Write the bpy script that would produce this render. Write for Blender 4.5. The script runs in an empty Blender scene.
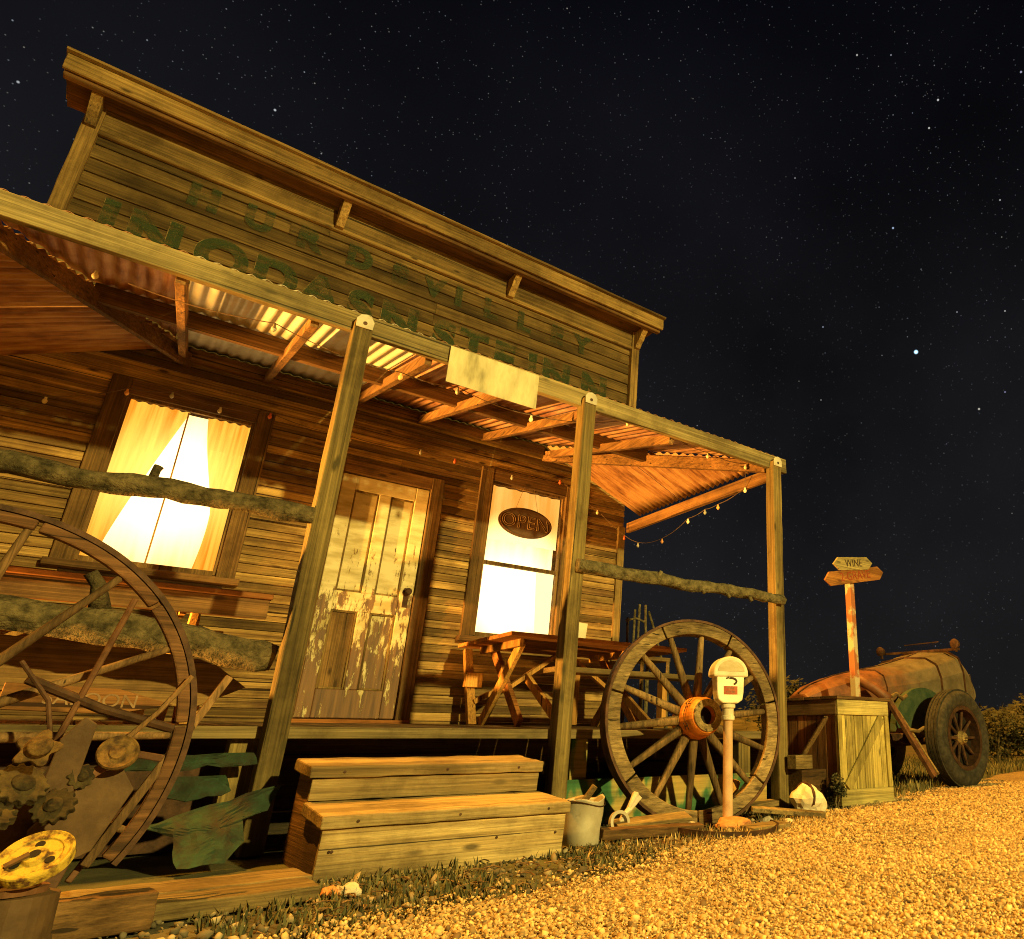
import bpy, math, random
import numpy as np
from mathutils import Vector, Matrix, noise
random.seed(7)
rng = np.random.default_rng(7)
S = bpy.context.scene
COL = S.collection
R = math.radians

# ------------------------------------------------------------------ camera
cam_d = bpy.data.cameras.new('camera')
cam = bpy.data.objects.new('camera', cam_d)
COL.objects.link(cam)
M = Matrix(((0.749536591, -0.234777707, -0.618929985, 0),
            (-0.661962913, -0.265837371, -0.700810668, 0),
            (0.0, 0.934991935, -0.354668974, 0),
            (0, 0, 0, 1)))
M.translation = Vector((0, 0, 0.5))
cam.matrix_world = M
cam_d.sensor_fit = 'HORIZONTAL'
cam_d.sensor_width = 36.0
cam_d.lens = 709.32 * 36.0 / 1024.0
cam_d.shift_x = -(735.0 - 512.0) / 1024.0
cam_d.shift_y = (469.93 - 469.5) / 1024.0
cam_d.clip_start = 0.02
cam_d.clip_end = 4000.0
S.camera = cam

# ------------------------------------------------------------------ night sky
W = bpy.data.worlds.new('World')
S.world = W
W.use_nodes = True
wn = W.node_tree
wn.nodes.clear()
def WN(t, **k):
    n = wn.nodes.new(t)
    for a, b in k.items(): setattr(n, a, b)
    return n
def wl(a, b): wn.links.new(a, b)
tc = WN('ShaderNodeTexCoord')
sep = WN('ShaderNodeSeparateXYZ'); wl(tc.outputs['Generated'], sep.inputs[0])
grad = WN('ShaderNodeValToRGB'); wl(sep.outputs['Z'], grad.inputs[0])
e = grad.color_ramp.elements
e[0].position = 0.0; e[0].color = (0.0068, 0.0066, 0.0068, 1)
e[1].position = 0.85; e[1].color = (0.0010, 0.0011, 0.0021, 1)
m_ = e.new(0.35); m_.color = (0.0062, 0.0062, 0.0073, 1)
cn = WN('ShaderNodeTexNoise'); cn.inputs['Scale'].default_value = 2.2; cn.inputs['Detail'].default_value = 5
wl(tc.outputs['Generated'], cn.inputs['Vector'])
cmr = WN('ShaderNodeMapRange'); cmr.inputs[1].default_value = .3; cmr.inputs[2].default_value = .7; cmr.inputs[3].default_value = 0.55; cmr.inputs[4].default_value = 1.45
wl(cn.outputs['Fac'], cmr.inputs[0])
base = WN('ShaderNodeVectorMath', operation='SCALE'); wl(grad.outputs[0], base.inputs[0]); wl(cmr.outputs[0], base.inputs['Scale'])
acc = base.outputs[0]
# three layers of stars, fainter and more numerous each time
for sc, rad, keep, gain in ((42, 0.0011, 0.86, 0.46), (80, 0.00095, 0.70, 0.28), (130, 0.00088, 0.50, 0.16), (190, 0.00085, 0.35, 0.10)):
    v = WN('ShaderNodeTexVoronoi'); v.inputs['Scale'].default_value = sc
    wl(tc.outputs['Generated'], v.inputs['Vector'])
    d = WN('ShaderNodeMapRange'); d.inputs[1].default_value = 0.0; d.inputs[2].default_value = rad * sc
    d.inputs[3].default_value = 1.0; d.inputs[4].default_value = 0.0
    wl(v.outputs['Distance'], d.inputs[0])
    cs = WN('ShaderNodeSeparateColor'); wl(v.outputs['Color'], cs.inputs[0])
    k = WN('ShaderNodeMapRange'); k.inputs[1].default_value = keep; k.inputs[2].default_value = 1.0
    wl(cs.outputs[0], k.inputs[0])
    mu = WN('ShaderNodeMath', operation='MULTIPLY'); wl(d.outputs[0], mu.inputs[0]); wl(k.outputs[0], mu.inputs[1])
    tint = WN('ShaderNodeMix', data_type='RGBA'); wl(cs.outputs[1], tint.inputs[0])
    tint.inputs[6].default_value = (1.0, 0.9, 0.75, 1); tint.inputs[7].default_value = (0.65, 0.78, 1.0, 1)
    sg = WN('ShaderNodeMath', operation='MULTIPLY'); wl(mu.outputs[0], sg.inputs[0]); sg.inputs[1].default_value = gain
    sv = WN('ShaderNodeVectorMath', operation='SCALE'); wl(tint.outputs[2], sv.inputs[0]); wl(sg.outputs[0], sv.inputs['Scale'])
    ad = WN('ShaderNodeVectorMath', operation='ADD'); wl(acc, ad.inputs[0]); wl(sv.outputs[0], ad.inputs[1]); acc = ad.outputs[0]
# the bright stars of the photograph, by their direction in the sky
for (d3, r_, g_, c_) in (((.7377, .4665, .488), .0038, 2.2, (.45, .75, 1)), ((.8074, .4244, .41), .0021, .5, (1, .95, .8)),
                         ((.6537, .4285, .6238), .0019, .7, (.55, .7, 1)), ((.611, .3203, .7239), .0018, .6, (1, 1, 1)),
                         ((.6217, .3425, .7044), .0017, .55, (1, 1, .95)), ((.6495, .2343, .7234), .0017, .55, (.7, .7, 1)),
                         ((.6467, .5499, .5285), .0016, .35, (.7, .75, 1)), ((.5213, .3684, .7698), .0016, .5, (1, .95, .9)),
                         ((.5482, .339, .7646), .0014, .3, (.8, .8, 1)), ((.8167, .3901, .4252), .0016, .35, (.6, .6, 1)),
                         ((.0106, .7683, .64), .0018, .5, (.9, .95, 1)), ((-.1753, .8038, .5685), .0017, .4, (.9, .95, 1)),
                         ((.54, .4936, .6817), .0013, .3, (1, 1, 1)), ((.748, .4056, .5254), .0014, .3, (.9, .95, 1)),
                         ((.779, .3561, .5161), .0015, .4, (1, 1, .95)), ((.6784, .5872, .4415), .0014, .25, (1, 1, .9)),
                         ((.7144, .3109, .6269), .0015, .4, (1, 1, 1))):
    dn = WN('ShaderNodeVectorMath', operation='DISTANCE'); wl(tc.outputs['Generated'], dn.inputs[0])
    dn.inputs[1].default_value = Vector(d3).normalized()
    mr = WN('ShaderNodeMapRange'); mr.inputs[2].default_value = r_ * .85; mr.inputs[3].default_value = g_; mr.inputs[4].default_value = 0
    wl(dn.outputs['Value'], mr.inputs[0])
    sv = WN('ShaderNodeVectorMath', operation='SCALE'); sv.inputs[0].default_value = c_; wl(mr.outputs[0], sv.inputs['Scale'])
    ad = WN('ShaderNodeVectorMath', operation='ADD'); wl(acc, ad.inputs[0]); wl(sv.outputs[0], ad.inputs[1]); acc = ad.outputs[0]
bg = WN('ShaderNodeBackground'); bg.inputs['Strength'].default_value = 0.78
wl(acc, bg.inputs['Color'])
wo = WN('ShaderNodeOutputWorld'); wl(bg.outputs[0], wo.inputs[0])

# ------------------------------------------------------------------ light
# sodium light from high over the building, spilling on to the road
sd = bpy.data.lights.new('sodium_sun', 'SUN')
sd.energy = 4.0; sd.angle = R(1.2); sd.color = (1.0, 0.43, 0.045)
so = bpy.data.objects.new('sodium_sun', sd); COL.objects.link(so)
so.rotation_euler = Vector((0.25, -0.10, -0.96)).to_track_quat('-Z', 'Y').to_euler()
# street lamp in front of the store, low over the road
ld = bpy.data.lights.new('street_lamp_light', 'POINT')
ld.energy = 3900; ld.shadow_soft_size = 0.12; ld.color = (1.0, 0.75, 0.19)
lo = bpy.data.objects.new('street_lamp_light', ld); COL.objects.link(lo)
lo.location = (3.1, -6.6, 4.15)
# orange ground flood shining up along the porch from beyond its left end
ud = bpy.data.lights.new('ground_flood_light', 'SPOT')
ud.energy = 7000; ud.shadow_soft_size = 0.06; ud.color = (1.0, 0.45, 0.07); ud.spot_size = R(27); ud.spot_blend = .35
uo = bpy.data.objects.new('ground_flood_light', ud); COL.objects.link(uo)
uo.location = (-6.2, 5.0, 0.16)
uo.rotation_euler = (Vector((4.2, 4.95, 2.45)) - Vector(uo.location)).to_track_quat('-Z', 'Y').to_euler()

S.view_settings.view_transform = 'Standard'
S.view_settings.look = 'None'
S.view_settings.exposure = 1.0
S.view_settings.gamma = 1.0
S.cycles.use_denoising = True
S.cycles.pixel_filter_type = 'BLACKMAN_HARRIS'
S.cycles.filter_width = 1.05
S.cycles.max_bounces = 6
S.cycles.sample_clamp_indirect = 6.0

# ------------------------------------------------------------------ materials
def newmat(name):
    m = bpy.data.materials.new(name); m.use_nodes = True
    n = m.node_tree; n.nodes.clear()
    out = n.nodes.new('ShaderNodeOutputMaterial'); b = n.nodes.new('ShaderNodeBsdfPrincipled')
    n.links.new(b.outputs[0], out.inputs[0])
    return m, n, b
def nd(n, t, **k):
    x = n.nodes.new(t)
    for a, c in k.items(): setattr(x, a, c)
    return x
def ramp(n, src, stops):
    r = nd(n, 'ShaderNodeValToRGB'); n.links.new(src, r.inputs[0])
    els = r.color_ramp.elements
    els[0].position, els[0].color = stops[0][0], (*stops[0][1], 1)
    els[1].position, els[1].color = stops[-1][0], (*stops[-1][1], 1)
    for p, c in stops[1:-1]:
        x = els.new(p); x.color = (*c, 1)
    return r.outputs[0]
def mix(n, fac, a, b, mode='MIX'):
    x = nd(n, 'ShaderNodeMix', data_type='RGBA', blend_type=mode)
    for s, v in ((x.inputs[0], fac), (x.inputs[6], a), (x.inputs[7], b)):
        if hasattr(v, 'links'): n.links.new(v, s)
        elif isinstance(v, (int, float)): s.default_value = v
        else: s.default_value = (*v, 1)
    return x.outputs[2]
def coords(n, scale, off=True):
    t = nd(n, 'ShaderNodeTexCoord'); mp = nd(n, 'ShaderNodeMapping')
    mp.inputs['Scale'].default_value = scale
    n.links.new(t.outputs['Object'], mp.inputs[0])
    if off:
        at = nd(n, 'ShaderNodeAttribute'); at.attribute_name = 'tone'
        ml = nd(n, 'ShaderNodeVectorMath', operation='MULTIPLY'); ml.inputs[1].default_value = (37, 51, 23)
        n.links.new(at.outputs['Color'], ml.inputs[0])
        n.links.new(ml.outputs[0], mp.inputs['Location'])
    return mp.outputs[0]
def tone(n):
    at = nd(n, 'ShaderNodeAttribute'); at.attribute_name = 'tone'
    return at.outputs['Fac']
def noi(n, vec, scale, detail=5, rough=.6):
    x = nd(n, 'ShaderNodeTexNoise'); x.inputs['Scale'].default_value = scale
    x.inputs['Detail'].default_value = detail; x.inputs['Roughness'].default_value = rough
    n.links.new(vec, x.inputs['Vector']); return x.outputs['Fac']
def bump(n, b, h, strength, dist=.01):
    x = nd(n, 'ShaderNodeBump'); x.inputs['Strength'].default_value = strength; x.inputs['Distance'].default_value = dist
    n.links.new(h, x.inputs['Height']); n.links.new(x.outputs[0], b.inputs['Normal'])
AX = {'x': (.75, 42, 42), 'y': (42, .75, 42), 'z': (42, 42, .75)}
_c = {}
def wood(axis, light, dark, var=.5, rough=.8, stain=None, bs=.5, key=None):
    k = (axis, light, dark, var, stain)
    if k in _c: return _c[k]
    m, n, b = newmat('weathered_wood_' + axis)
    v = coords(n, AX[axis])
    g = noi(n, v, 1.0, 8, .68)
    col = ramp(n, g, ((.27, tuple(c * .6 for c in dark)), (.42, tuple(.7*c+.3*d for c,d in zip(dark,light))), (.58, tuple(.85*d+.15*c for c,d in zip(dark,light))), (.74, tuple(min(1, c * 1.18) for c in light))))
    v2 = coords(n, tuple(.085 * s if s > 5 else s * 1.0 for s in AX[axis]))
    blot = noi(n, v2, 1.0, 4, .6)
    bl = ramp(n, blot, ((.32, (.45, .43, .40)), (.60, (1.12, 1.08, 1.0))))
    col = mix(n, 1.0, col, bl, 'MULTIPLY')
    tn = ramp(n, tone(n), ((0, (1 - var,) * 3), (1, (1 + var * .5,) * 3)))
    col = mix(n, 1.0, col, tn, 'MULTIPLY')
    fine = noi(n, coords(n, tuple(2.6 * s if s > 5 else s * 1.6 for s in AX[axis])), 1.0, 6, .75)
    col = mix(n, 1.0, col, ramp(n, fine, ((.30, (.40, .36, .32)), (.47, (.86, .84, .80)), (.66, (1.32, 1.28, 1.20)))), 'MULTIPLY')
    ck = noi(n, coords(n, tuple(1.1 * s if s > 5 else s * .45 for s in AX[axis])), 1.0, 2, .4)
    crack = ramp(n, ck, ((.292, (1, 1, 1)), (.318, (0, 0, 0))))
    col = mix(n, crack, col, tuple(c * .22 for c in dark))
    wth = ramp(n, noi(n, coords(n, (2.1, 2.1, 2.1)), 1.0, 7, .7), ((.38, (.55, .52, .48)), (.52, (1, 1, 1)), (.66, (1.15, 1.1, 1.0))))
    col = mix(n, .85, col, wth, 'MULTIPLY')
    # knots
    vk = nd(n, 'ShaderNodeTexVoronoi'); vk.inputs['Scale'].default_value = 1.0
    n.links.new(coords(n, tuple(9 if s > 5 else 3.2 for s in AX[axis])), vk.inputs['Vector'])
    kk = ramp(n, vk.outputs['Distance'], ((.07, (1, 1, 1)), (.16, (0, 0, 0))))
    col = mix(n, kk, col, tuple(c * .45 for c in dark))
    if stain:
        sp = coords(n, (.8, 2.3, 3.4))
        f = ramp(n, noi(n, sp, 1.6, 6, .65), ((.50, (0, 0, 0)), (.74, (.8, .8, .8))))
        col = mix(n, f, col, stain)
    n.links.new(col, b.inputs['Base Color'])
    b.inputs['Roughness'].default_value = rough
    b.inputs['Specular IOR Level'].default_value = .25
    hs = nd(n, 'ShaderNodeMath', operation='MULTIPLY_ADD'); n.links.new(fine, hs.inputs[0]); hs.inputs[1].default_value = .8; n.links.new(g, hs.inputs[2])
    bump(n, b, hs.outputs[0], bs, .006)
    _c[k] = m; return m
def plain(name, c1, c2, scale=8, rough=.7, metal=0., bs=.3, dist=.005, lo=.38, hi=.62, detail=6):
    m, n, b = newmat(name)
    v = coords(n, (1, 1, 1))
    g = noi(n, v, scale, detail, .62)
    col = ramp(n, g, ((lo, c1), (hi, c2)))
    tn = ramp(n, tone(n), ((0, (.72,) * 3), (1, (1.2,) * 3)))
    col = mix(n, 1.0, col, tn, 'MULTIPLY')
    n.links.new(col, b.inputs['Base Color'])
    b.inputs['Roughness'].default_value = rough; b.inputs['Metallic'].default_value = metal
    b.inputs['Specular IOR Level'].default_value = .3
    bump(n, b, noi(n, v, scale * 3, 5), bs, dist)
    return m
def emis(name, col, strength):
    m = bpy.data.materials.new(name); m.use_nodes = True; n = m.node_tree; n.nodes.clear()
    o = nd(n, 'ShaderNodeOutputMaterial'); x = nd(n, 'ShaderNodeEmission')
    x.inputs[0].default_value = (*col, 1); x.inputs[1].default_value = strength
    n.links.new(x.outputs[0], o.inputs[0]); return m, n, x

SID_L, SID_D = (.34, .23, .10), (.15, .085, .035)
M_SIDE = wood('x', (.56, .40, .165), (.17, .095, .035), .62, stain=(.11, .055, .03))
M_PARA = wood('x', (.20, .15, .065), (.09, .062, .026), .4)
M_TRIMX = wood('x', (.30, .225, .095), (.15, .10, .04), .3)
M_TRIMZ = wood('z', (.36, .27, .12), (.20, .135, .055), .3)
M_DARKX = wood('x', (.24, .145, .065), (.115, .065, .03), .4)
M_DARKY = wood('y', (.32, .19, .08), (.16, .085, .036), .4)
M_DARKZ = wood('z', (.28, .18, .078), (.14, .085, .036), .4)
M_POST = wood('z', (.27, .215, .095), (.13, .10, .04), .25)
M_BEAM = wood('x', (.31, .265, .145), (.17, .14, .07), .25)
M_DECK = wood('y', (.30, .22, .12), (.17, .115, .06), .5)
M_DECKX = wood('x', (.33, .27, .15), (.19, .15, .075), .35)
M_STEP = wood('x', (.46, .37, .20), (.30, .22, .11), .25)
M_TABX = wood('x', (.58, .26, .08), (.30, .12, .04), .35)
M_TABZ = wood('z', (.72, .42, .13), (.46, .24, .07), .4)
M_CRATEZ = wood('z', (.60, .52, .19), (.36, .30, .11), .3)
M_CRATEX = wood('x', (.64, .57, .25), (.42, .36, .15), .25)
M_CRATEY = wood('y', (.30, .20, .10), (.19, .115, .055), .3)  # darker wood for the crate side, its shade put into the colour
M_WHEEL = wood('x', (.34, .265, .15), (.13, .095, .05), .45)
M_SPOKE = wood('z', (.32, .225, .115), (.14, .095, .05), .4)
M_OLDX = wood('x', (.30, .235, .115), (.17, .12, .06), .4)
M_OLDY = wood('y', (.42, .34, .18), (.24, .18, .09), .4)
M_OLDRIM = wood('x', (.20, .105, .055), (.09, .048, .026), .3)
M_OLDSP = wood('z', (.25, .16, .085), (.13, .08, .04), .3)
M_RUST = plain('rusty_iron', (.09, .04, .02), (.20, .095, .045), 14, .75, .2, .5)
M_DRUST = plain('dark_rust', (.04, .02, .012), (.10, .05, .028), 16, .7, .3, .5)
M_BLACK = plain('dark_hollow', (.008, .006, .005), (.015, .011, .009), 8, .9)
M_TYRE = plain('old_rubber', (.022, .021, .018), (.055, .05, .038), 18, .85, 0, .3)
M_HUB = plain('orange_hub_paint', (.50, .17, .03), (.80, .33, .06), 12, .6, 0, .2)
M_GALV = plain('galvanised_iron', (.62, .60, .54), (.80, .78, .70), 5, .5, .0, .1)
def roof_iron(name, c1, c2, c3, sc):
    m, n, b = newmat(name)
    st = noi(n, coords(n, sc), 1.0, 5, .6); bl = noi(n, coords(n, (1, 1, 1)), 2.6, 6, .65)
    ad = nd(n, 'ShaderNodeMath', operation='MULTIPLY_ADD'); n.links.new(bl, ad.inputs[0]); ad.inputs[1].default_value = .7; n.links.new(st, ad.inputs[2])
    n.links.new(ramp(n, ad.outputs[0], ((.68, c1), (.84, c2), (1.02, c3))), b.inputs['Base Color']); b.inputs['Roughness'].default_value = .65
    bump(n, b, st, .2, .003); return m
M_REDROOF = roof_iron('rusted_roof_iron', (.20, .075, .04), (.42, .21, .12), (.56, .36, .24), (26, 1.1, 6))
M_ORROOF = roof_iron('orange_rusted_iron', (.15, .06, .025), (.36, .18, .075), (.50, .30, .14), (1.1, 26, 6))
M_ORMAIN = roof_iron('orange_rusted_main_iron', (.18, .07, .03), (.42, .22, .11), (.56, .36, .2), (26, 1.1, 6))
m, n, b = newmat('green_light_sheet')  # dark green sheet colour standing for patches of green light
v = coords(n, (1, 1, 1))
dark_breakup = ramp(n, noi(n, v, 5, 10, .75), ((.42, (0, 0, 0)), (.60, (1, 1, 1))))
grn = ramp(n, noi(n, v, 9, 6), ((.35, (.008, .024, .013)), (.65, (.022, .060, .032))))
n.links.new(mix(n, dark_breakup, grn, (.022, .014, .008)), b.inputs['Base Color']); b.inputs['Roughness'].default_value = .9
bump(n, b, noi(n, v, 30, 8, .7), .6, .006); M_GREENLIGHT = m
M_WHITE = plain('old_white_paint', (.66, .58, .42), (.86, .80, .64), 9, .55, 0, .25)
M_POLE = plain('faded_pink_paint', (.50, .30, .17), (.66, .44, .28), 9, .6, 0, .2)
M_REDP = plain('red_paint', (.40, .07, .025), (.55, .13, .05), 20, .6)
M_YELP = plain('yellow_enamel', (.07, .035, .012), (.36, .26, .035), 30, .8, 0, .8, lo=.38, hi=.52, detail=12)
M_TIN = plain('crumpled_tin', (.40, .36, .28), (.56, .52, .43), 6, .55, .15, .3)
m, n, b = newmat('weathered_sheet_metal')
g_ = noi(n, coords(n, (11, 11, 3.2), False), 1.0, 6, .6)
n.links.new(ramp(n, g_, ((.30, (.24, .21, .10)), (.46, (.46, .41, .23)), (.65, (.62, .56, .34)))), b.inputs['Base Color']); b.inputs['Roughness'].default_value = .65
M_SHEET = m
M_BARK = plain('rough_bark', (.06, .05, .025), (.24, .20, .11), 20, .95, 0, 1.0, .02, lo=.34, hi=.66, detail=9)
M_GBARK = plain('mossy_bark', (.028, .024, .012), (.17, .135, .07), 17, .95, 0, 1.0, .02, lo=.34, hi=.66, detail=9)
M_ENDG = plain('cut_end_grain', (.26, .20, .10), (.42, .33, .18), 25, .9)
M_PAPER = plain('paper', (.75, .68, .5), (.82, .76, .6), 6, .8)
M_STONE = plain('stone', (.38, .33, .26), (.55, .49, .40), 9, .9, 0, .6, .01)
M_PALE = plain('pale_rock', (.60, .52, .38), (.80, .72, .56), 7, .85, 0, .5, .01)
M_BRICK = plain('worn_brick', (.40, .16, .06), (.58, .28, .11), 12, .9, 0, .5)
M_CAR = plain('rusted_car_paint', (.22, .085, .028), (.25, .175, .085), 2.2, .5, .1, .3, lo=.42, hi=.58, detail=9)
m, n, b = newmat('rust_and_faded_paint')
v = coords(n, (1, 1, 1), False)
t_ = nd(n, 'ShaderNodeTexCoord'); sp_ = nd(n, 'ShaderNodeSeparateXYZ'); n.links.new(t_.outputs['Object'], sp_.inputs[0])
ad_ = nd(n, 'ShaderNodeMath', operation='MULTIPLY_ADD'); n.links.new(noi(n, v, 1.7, 9, .7), ad_.inputs[0]); ad_.inputs[1].default_value = 1.6; n.links.new(sp_.outputs['X'], ad_.inputs[2])
rust = ramp(n, noi(n, v, 5, 9, .7), ((.35, (.085, .03, .012)), (.65, (.26, .095, .032))))
fade = ramp(n, noi(n, v, 4, 8, .7), ((.35, (.07, .055, .032)), (.65, (.17, .135, .08))))
n.links.new(mix(n, ramp(n, ad_.outputs[0], ((.30, (0, 0, 0)), (.85, (1, 1, 1)))), rust, fade), b.inputs['Base Color']); b.inputs['Roughness'].default_value = .6
bump(n, b, noi(n, v, 14, 6), .3, .006); M_CAR = m
M_CARG = plain('faded_green_paint', (.03, .06, .035), (.07, .10, .055), 9, .6)
M_SIGNO = wood('x', (.50, .24, .07), (.33, .13, .04), .2)
M_SIGNY = wood('x', (.48, .42, .22), (.30, .25, .12), .2)
M_SALOON = wood('x', (.34, .17, .06), (.20, .09, .035), .3)
M_ARROW = wood('x', (.32, .21, .09), (.22, .13, .055), .2)
M_DTEXT = plain('dark_lettering', (.05, .03, .02), (.08, .05, .03), 20, .8)
M_LTEXT = plain('pale_lettering', (.30, .18, .09), (.48, .31, .17), 20, .8)
M_FLANGE = plain('lichened_iron', (.04, .022, .01), (.17, .10, .03), 26, .85, 0, .8)
M_LICHEN = plain('lichened_gear', (.016, .011, .006), (.06, .044, .018), 24, .9, 0, .8)
M_IRON = plain('brown_sheet_iron', (.06, .034, .018), (.12, .072, .036), 9, .7, .2, .4)

# peeling painted door
m, n, b = newmat('peeling_door_paint')
v = coords(n, (9, 9, 2.4), False); g = noi(n, v, 2.0, 9, .72)
t_ = nd(n, 'ShaderNodeTexCoord'); sp_ = nd(n, 'ShaderNodeSeparateXYZ'); n.links.new(t_.outputs['Object'], sp_.inputs[0])
zr = nd(n, 'ShaderNodeMapRange'); n.links.new(sp_.outputs['Z'], zr.inputs[0])
zr.inputs[1].default_value = .1; zr.inputs[2].default_value = 1.6; zr.inputs[3].default_value = -.11; zr.inputs[4].default_value = .17
sm = nd(n, 'ShaderNodeMath', operation='ADD'); n.links.new(g, sm.inputs[0]); n.links.new(zr.outputs[0], sm.inputs[1])
f = ramp(n, sm.outputs[0], ((.485, (0, 0, 0)), (.53, (1, 1, 1))))
pv = noi(n, coords(n, (1.5, 1.5, 5), False), 2.0, 4)
paint = ramp(n, pv, ((.35, (.44, .36, .15)), (.6, (.74, .66, .40))))
bare = ramp(n, noi(n, coords(n, (30, 30, 2), False), 1, 6), ((.35, (.085, .04, .018)), (.65, (.23, .115, .045))))
n.links.new(mix(n, f, bare, paint), b.inputs['Base Color']); b.inputs['Roughness'].default_value = .6
bump(n, b, f, .5, .004); M_DOOR = m

# worn painted lettering: paint that has flaked off the boards
def worn_paint(name, c, lo, hi):
    m, n, b = newmat(name)
    b.inputs['Base Color'].default_value = (*c, 1); b.inputs['Roughness'].default_value = .85
    g = noi(n, coords(n, (2.2, 5, 9), False), 1.4, 8, .7)
    f = ramp(n, g, ((lo, (.10, .10, .10)), (hi, (.62, .62, .62))))
    n.links.new(f, b.inputs['Alpha']); return m
M_GLET = worn_paint('worn_green_lettering', (.026, .050, .016), .44, .58)
M_GLET2 = worn_paint('faint_green_lettering', (.034, .054, .020), .45, .63)
M_YLET = worn_paint('worn_cream_outline', (.30, .23, .10), .50, .58)

# skirt plank and stump with patches of green light put into their colour
m, n, b = newmat('green_light_plank')
vor = noi(n, coords(n, (5, 5, 2.2), False), 1.0, 3, .5)
c_ = ramp(n, vor, ((.40, (.02, .10, .04)), (.47, (.05, .15, .06)), (.52, (.36, .29, .09)), (.64, (.48, .30, .08))))
gr = noi(n, coords(n, AX['x'], False), 1.0, 7)
c_ = mix(n, 1.0, c_, ramp(n, gr, ((.35, (.6, .6, .6)), (.65, (1.15, 1.15, 1.15)))), 'MULTIPLY')
n.links.new(c_, b.inputs['Base Color']); b.inputs['Roughness'].default_value = .85; M_PATCHLIT = m

# glass pane: clear with a faint reflection
m = bpy.data.materials.new('window_glass'); m.use_nodes = True; n = m.node_tree; n.nodes.clear()
o_ = nd(n, 'ShaderNodeOutputMaterial'); t1 = nd(n, 'ShaderNodeBsdfTransparent'); g1 = nd(n, 'ShaderNodeBsdfGlossy')
g1.inputs['Roughness'].default_value = .03; mx = nd(n, 'ShaderNodeMixShader'); mx.inputs[0].default_value = .05
n.links.new(t1.outputs[0], mx.inputs[1]); n.links.new(g1.outputs[0], mx.inputs[2]); n.links.new(mx.outputs[0], o_.inputs[0]); M_GLASS = m

# lit curtains: lamp light coming through cloth
def curtain_mat(name, c1, c2, sc, strength, lamps, rad, glow, gs):
    # cloth in front of a lamp: transmitted light falls off with the distance to the lamp
    m, n, x = emis(name, c1, strength)
    v = coords(n, sc, False)
    col = ramp(n, noi(n, v, 1.0, 4, .55), ((.36, c1), (.60, c2)))
    ge = nd(n, 'ShaderNodeNewGeometry'); best = None
    for L in lamps:
        d = nd(n, 'ShaderNodeVectorMath', operation='DISTANCE'); n.links.new(ge.outputs['Position'], d.inputs[0]); d.inputs[1].default_value = L
        if best is None: best = d.outputs['Value']
        else:
            mn = nd(n, 'ShaderNodeMath', operation='MINIMUM'); n.links.new(best, mn.inputs[0]); n.links.new(d.outputs['Value'], mn.inputs[1]); best = mn.outputs[0]
    mr = nd(n, 'ShaderNodeMapRange'); mr.interpolation_type = 'SMOOTHSTEP'
    n.links.new(best, mr.inputs[0]); mr.inputs[1].default_value = rad[0]; mr.inputs[2].default_value = rad[1]; mr.inputs[3].default_value = 1; mr.inputs[4].default_value = 0
    n.links.new(mix(n, mr.outputs[0], col, glow), x.inputs[0])
    st = nd(n, 'ShaderNodeMapRange'); n.links.new(mr.outputs[0], st.inputs[0]); st.inputs[3].default_value = strength; st.inputs[4].default_value = gs
    n.links.new(st.outputs[0], x.inputs[1])
    return m
LAMPS = ((.13, 7.0, 2.35), (3.0, 7.0, 1.85))
M_GLOW = curtain_mat('lamp_lit_net', (1.0, .46, .09), (1.0, .62, .20), (9, 4, .9), .80, LAMPS, (.26, .88), (1.0, .70, .27), 2.5)
M_CURT = curtain_mat('lamp_lit_curtain', (1.0, .25, .010), (1.0, .50, .05), (26, 5, .8), .66, LAMPS, (.20, .70), (1.0, .56, .11), 1.25)
M_CURTR = curtain_mat('lamp_lit_red_cloth', (1.0, .12, .015), (1.0, .22, .03), (8, 5, 2), .42, LAMPS, (.1, .2), (1.0, .3, .05), .42)
M_BLIND = curtain_mat('lamp_lit_blind', (1.0, .36, .045), (1.0, .52, .10), (9, 5, .8), .62, LAMPS, (.62, .92), (1.0, .68, .24), 1.4)

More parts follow.
